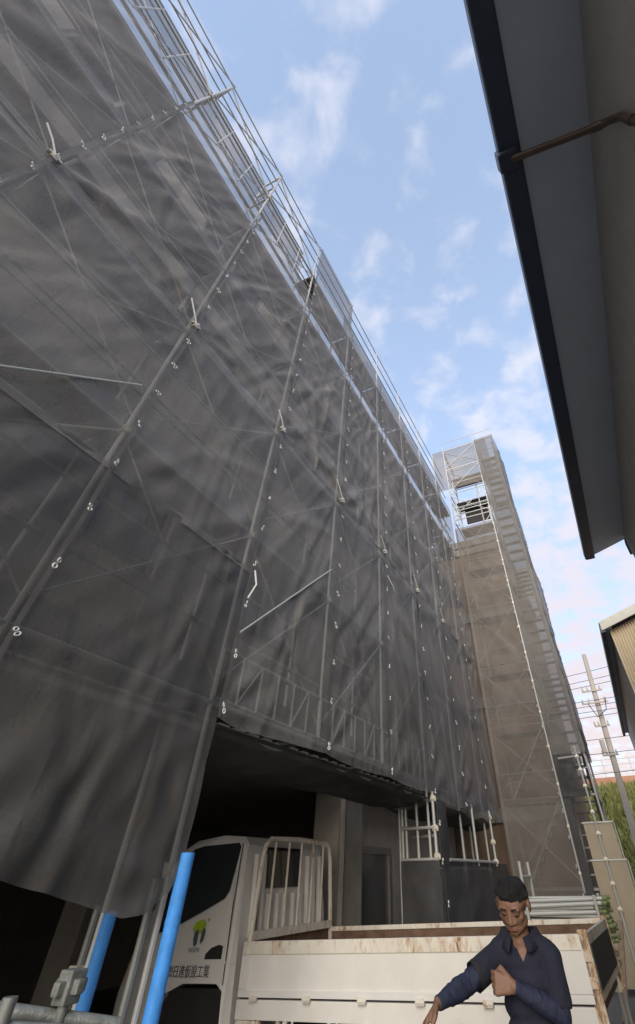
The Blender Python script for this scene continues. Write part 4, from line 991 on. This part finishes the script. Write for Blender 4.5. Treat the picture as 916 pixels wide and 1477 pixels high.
# head frame: tilted down and a little to the photo's left
HCn = W3(0.0, -0.060, 1.492)
HR = Matrix.Rotation(rad(-8), 4, 'Z') @ Matrix.Rotation(rad(28), 4, 'X') @ Matrix.Rotation(rad(4), 4, 'Y') @ Matrix.Diagonal((1.15, 0.96, 0.84, 1))
def Hd(x, y, z): return HCn + (HR @ Vector((x, y, z)))
b = Blob()
b.ball(Hd(0, 0.012, 0.035), (0.070, 0.088, 0.078), HR)          # skull
b.ball(Hd(0, -0.030, 0.030), (0.060, 0.050, 0.055), HR)         # forehead
b.ball(Hd(0, -0.030, -0.020), (0.057, 0.052, 0.065), HR)        # mid face
b.ball(Hd(0, -0.035, -0.068), (0.047, 0.044, 0.040), HR)        # jaw
b.ball(Hd(0, -0.062, -0.090), (0.024, 0.015, 0.015), HR)        # chin
for sgn in (-1, 1):
    b.ball(Hd(sgn*0.037, -0.052, -0.018), (0.019, 0.016, 0.017), HR)   # cheekbone
    b.ball(Hd(sgn*0.028, -0.073, 0.028), (0.024, 0.010, 0.0085), HR)   # brow ridge
    b.ball(Hd(sgn*0.029, -0.066, 0.008), (0.0145, 0.012, 0.011), HR)   # eyelid
    b.ball(Hd(sgn*0.044, -0.02, -0.055), (0.016, 0.03, 0.030), HR)     # jaw angle
    b.ball(Hd(sgn*0.074, 0.012, -0.002), (0.008, 0.019, 0.032), HR)    # ear
    b.ball(Hd(sgn*0.014, -0.081, -0.032), (0.011, 0.011, 0.009), HR)   # nostril
b.limb([Hd(0, -0.074, 0.016), Hd(0, -0.082, -0.008), Hd(0, -0.089, -0.028)], [0.010, 0.0115, 0.0145], 0.004)
b.ball(Hd(0, -0.076, -0.058), (0.021, 0.010, 0.0070), HR)       # upper lip
b.ball(Hd(0, -0.074, -0.070), (0.018, 0.010, 0.0070), HR)       # lower lip
b.limb([W3(0, 0.0, 1.34), W3(0, -0.016, 1.41), Hd(0, 0.015, -0.04)], [0.060, 0.053, 0.050], 0.02, 2)
# torso and legs under the clothes
b.limb([W3(-0.115, 0.0, 1.32), W3(0.115, 0.0, 1.32)], [0.044, 0.044], 0.02)
for z, rx, ry in ((1.30, 0.118, 0.078), (1.24, 0.122, 0.086), (1.16, 0.118, 0.086), (1.06, 0.112, 0.084), (0.96, 0.118, 0.086), (0.88, 0.135, 0.095), (0.81, 0.14, 0.098)):
    b.ball(W3(0, 0.01, z), (rx, ry, 0.075))
for sgn in (-1, 1):
    b.limb([W3(sgn*0.08, 0.01, 0.80), W3(sgn*0.095, -0.01, 0.44), W3(sgn*0.105, 0.02, 0.09)], [0.078, 0.052, 0.036], 0.02)
    b.limb([W3(sgn*0.105, 0.03, 0.045), W3(sgn*0.12, -0.13, 0.035)], [0.040, 0.034], 0.02)
# photo-left arm reaches out and down, photo-right arm folds across the belly
SH_L, EL_L, WR_L = W3(-0.138, 0.0, 1.310), W3(-0.272, -0.140, 1.230), W3(-0.368, -0.320, 1.190)
SH_R, EL_R, WR_R = W3(0.138, 0.0, 1.310), W3(0.146, -0.03, 1.142), W3(-0.035, -0.155, 1.232)
b.limb([SH_L, EL_L], [0.050, 0.038]); b.limb([EL_L, EL_L.lerp(WR_L, 0.3), WR_L], [0.036, 0.038, 0.023])
b.limb([SH_R, EL_R], [0.050, 0.038]); b.limb([EL_R, EL_R.lerp(WR_R, 0.3), WR_R], [0.036, 0.038, 0.023])
def hand(wr, fwd, palm_n, curl, thumb_side):
    """palm with four unequal fingers and a thumb leaving its side"""
    f = Vector(fwd).normalized(); n_ = Vector(palm_n); n_ = (n_ - f*n_.dot(f)).normalized(); s_ = f.cross(n_)*thumb_side
    for q in np.linspace(-1, 1, 5):
        b.limb([wr+f*0.005+s_*0.012*q, wr+f*0.082+s_*0.030*q], [0.0145, 0.0125], 0.008)
    for i, (off, ln) in enumerate(((0.031, 0.068), (0.0105, 0.078), (-0.0105, 0.072), (-0.031, 0.056))):
        p = wr + f*0.085 + s_*off; d = f.copy(); rr = 0.0095
        ax = s_*thumb_side
        pts = [p]
        for j, fr in enumerate((0.42, 0.32, 0.26)):
            ang = curl*(0.8, 1.1, 0.8)[j]*(1+0.06*i)
            d = (Quaternion(f.cross(n_), -ang) @ d) if False else (d*math.cos(ang) + n_*0 + (d.cross(f.cross(n_))*-1)*math.sin(ang))
            d.normalize(); pts.append(pts[-1] + d*ln*fr)
        b.limb(pts, [rr, rr*0.95, rr*0.88, rr*0.78], 0.004)
    t0 = wr+f*0.022+s_*0.022; t1 = wr+f*0.058+s_*0.050+n_*0.016; t2 = wr+f*0.088+s_*(0.050-curl*0.022)+n_*(0.022+0.008*curl)
    b.limb([t0, t1, t2], [0.0145, 0.0115, 0.009], 0.004)
hand(WR_L, (-0.50, -0.62, -0.55), (0.55, 0.05, -0.75), 0.42, 1)
hand(WR_R, (-0.97, -0.25, 0.12), (0.1, 0.95, -0.1), 1.25, -1)
body = b.done('body', 'skin', pe, 0.0042, 6)
# hair
h = Blob()
h.ball(Hd(0, 0.020, 0.046), (0.0745, 0.091, 0.078), HR)
h.ball(Hd(0, -0.030, 0.076), (0.056, 0.045, 0.038), HR)
h.ball(Hd(0, 0.055, 0.01), (0.068, 0.06, 0.07), HR)
HRi = HR.to_3x3().inverted()
rsn = np.random.default_rng(4); fr = rsn.normal(0, 90, (6, 3)); fp_ = rsn.uniform(0, 6.28, 6)
def tuft(co, no):
    s_ = sum(math.sin(fr[i, 0]*co.x+fr[i, 1]*co.y+fr[i, 2]*co.z+fp_[i]) for i in range(6))/6
    return no*(0.010*s_)
def hair_kill(c):
    l = HRi @ (c-HCn)
    if l.y < -0.052 and l.z < 0.062: return True
    if abs(l.x) > 0.052 and l.y < 0.0 and l.z < 0.02: return True
    if l.z < -0.075: return True
    return False
h.done('hair', 'hair', pe, 0.0045, 2, tuft, hair_kill, [(Hd(0, 0, 0.062), HRi.transposed() @ Vector((0, 0, 1))), (Hd(0.052, 0, 0), HRi.transposed() @ Vector((1, 0, 0))), (Hd(-0.052, 0, 0), HRi.transposed() @ Vector((1, 0, 0))), (Hd(0, -0.052, 0), HRi.transposed() @ Vector((0, 1, 0)))])
for sgn in (-1, 1):
    e = MB().tube([Hd(sgn*0.011, -0.0835, 0.0295), Hd(sgn*0.028, -0.0845, 0.0345), Hd(sgn*0.045, -0.070, 0.029)], [0.0028, 0.0036, 0.002], 6); e.build('eyebrow', 'hair', pe, True)
    e = MB().tube([Hd(sgn*0.016, -0.0755, 0.001), Hd(sgn*0.029, -0.0785, -0.0015), Hd(sgn*0.042, -0.071, 0.002)], [0.0016, 0.0024, 0.0014], 6); e.build('eyelashes', 'hair', pe, True)
MB().tube([Hd(-0.019, -0.079, -0.0660), Hd(-0.008, -0.0855, -0.064), Hd(0.008, -0.0855, -0.064), Hd(0.019, -0.079, -0.0660)], [0.0015, 0.0026, 0.0026, 0.0015], 6).build('mouth', 'lip', pe, True)
# shirt
s = Blob()
for z, rx, ry in ((1.295, 0.132, 0.090), (1.24, 0.137, 0.098), (1.16, 0.134, 0.100), (1.08, 0.130, 0.100), (1.0, 0.130, 0.100), (0.92, 0.140, 0.106), (0.86, 0.150, 0.110)):
    s.ball(W3(0, 0.01, z), (rx, ry, 0.072))
s.limb([W3(-0.122, 0.0, 1.325), W3(0, 0.005, 1.378), W3(0.122, 0.0, 1.325)], [0.054, 0.056, 0.054], 0.015)
s.limb([W3(-0.05, 0.0, 1.378), W3(0.05, 0.0, 1.378)], [0.058, 0.058], 0.015)
s.limb([SH_L, SH_L.lerp(EL_L, 0.66)], [0.056, 0.055]); s.limb([SH_R, SH_R.lerp(EL_R, 0.78)], [0.056, 0.055])
cutL = (EL_L-SH_L).normalized(); cutR = (EL_R-SH_R).normalized()
fr2 = rsn.normal(0, 26, (6, 3))
def folds(co, no):
    s_ = sum(math.sin(fr2[i, 0]*co.x+fr2[i, 1]*co.y+0.7*fr2[i, 2]*co.z+fp_[i]) for i in range(6))/6
    return no*(0.008*s_*(0.4 if co.z > 1.3 else 1))
def shirt_kill(c):
    l = c - Vector((PX, PY, 0))
    if (c-SH_L).dot(cutL) > (EL_L-SH_L).length*0.72 and l.x < -0.12: return True
    if (c-SH_R).dot(cutR) > (EL_R-SH_R).length*0.90 and l.x > 0.13: return True
    if l.z < 0.83: return True
    if l.y < -0.02 and l.z > 1.300 and abs(l.x-0.012) < (l.z-1.300)*0.62: return True
    if l.z > 1.412: return True
    return False
s.done('shirt', 'navy', pe, 0.0065, 4, folds, shirt_kill, [(W3(0.012, 0, 1.300), (1, 0, -0.62)), (W3(0.012, 0, 1.300), (1, 0, 0.62)), (W3(0, 0, 1.412), (0, 0, 1)), (SH_L+cutL*(EL_L-SH_L).length*0.72, cutL), (SH_R+cutR*(EL_R-SH_R).length*0.90, cutR)])
# collar flaps
for sgn in (-1, 1):
    cm = MB()
    ins = []; outl = []
    for i in range(9):
        t = i/8; a = rad(90) - sgn*rad(152)*t
        cx, cy = 0.066*math.cos(a), 0.064*math.sin(a)
        fz = 1.428 - 0.045*t
        ins.append(W3(cx*1.02, cy-0.008-0.026*t, fz)); outl.append(W3(cx*(1.36+0.22*t), cy*1.32-0.010-0.012*t, fz-0.034-0.018*t))
    for p in ins: cm.v.append(tuple(p))
    for p in outl: cm.v.append(tuple(p))
    cm.f = [(i, i+1, 9+i+1, 9+i) for i in range(8)]
    o = cm.build('collar', 'navy', pe, True)
    md = o.modifiers.new('t', 'SOLIDIFY'); md.thickness = 0.006
for (a, e, w_, nm) in ((SH_L, EL_L, WR_L, 'arm_sleeve'), (SH_R, EL_R, WR_R, 'arm_sleeve')):
    v_ = Blob(); v_.limb([a.lerp(e, 0.35), e], [0.047, 0.0425]); v_.limb([e, e.lerp(w_, 0.3), w_.lerp(e, 0.06)], [0.0415, 0.043, 0.028])
    def crimp(co, no): return no*0.0022*math.sin(co.z*95+co.x*60+2.2*math.sin(co.y*37+co.x*51))*math.sin(co.y*31+co.z*23)
    v_.done(nm, 'sleeve', pe, 0.005, 4, crimp)
# cuff band on the reaching arm
c0 = SH_L.lerp(EL_L, 0.715); MB().tube([c0-cutL*0.012, c0+cutL*0.012], 0.0555, 16, False).build('sleeve_hem', 'rubber', pe, True)
# trousers
tr_ = Blob()
for z, rx, ry in ((0.90, 0.148, 0.105), (0.83, 0.158, 0.112), (0.77, 0.155, 0.108)): tr_.ball(W3(0, 0.01, z), (rx, ry, 0.06))
for sgn in (-1, 1): tr_.limb([W3(sgn*0.08, 0.01, 0.78), W3(sgn*0.097, -0.01, 0.44), W3(sgn*0.108, 0.02, 0.10)], [0.090, 0.070, 0.062], 0.02)
tr_.done('trousers', 'trouser', pe, 0.009, 4)
# boots
for sgn in (-1, 1):
    bo = Blob(); bo.limb([W3(sgn*0.105, 0.04, 0.05), W3(sgn*0.122, -0.14, 0.042)], [0.052, 0.044], 0.015); bo.limb([W3(sgn*0.105, 0.03, 0.06), W3(sgn*0.107, 0.025, 0.14)], [0.05, 0.05])
    bo.done('boot', 'rubber', pe, 0.008, 3)

for o in list(C.objects):
    if '_mw' in o: del o['_mw']
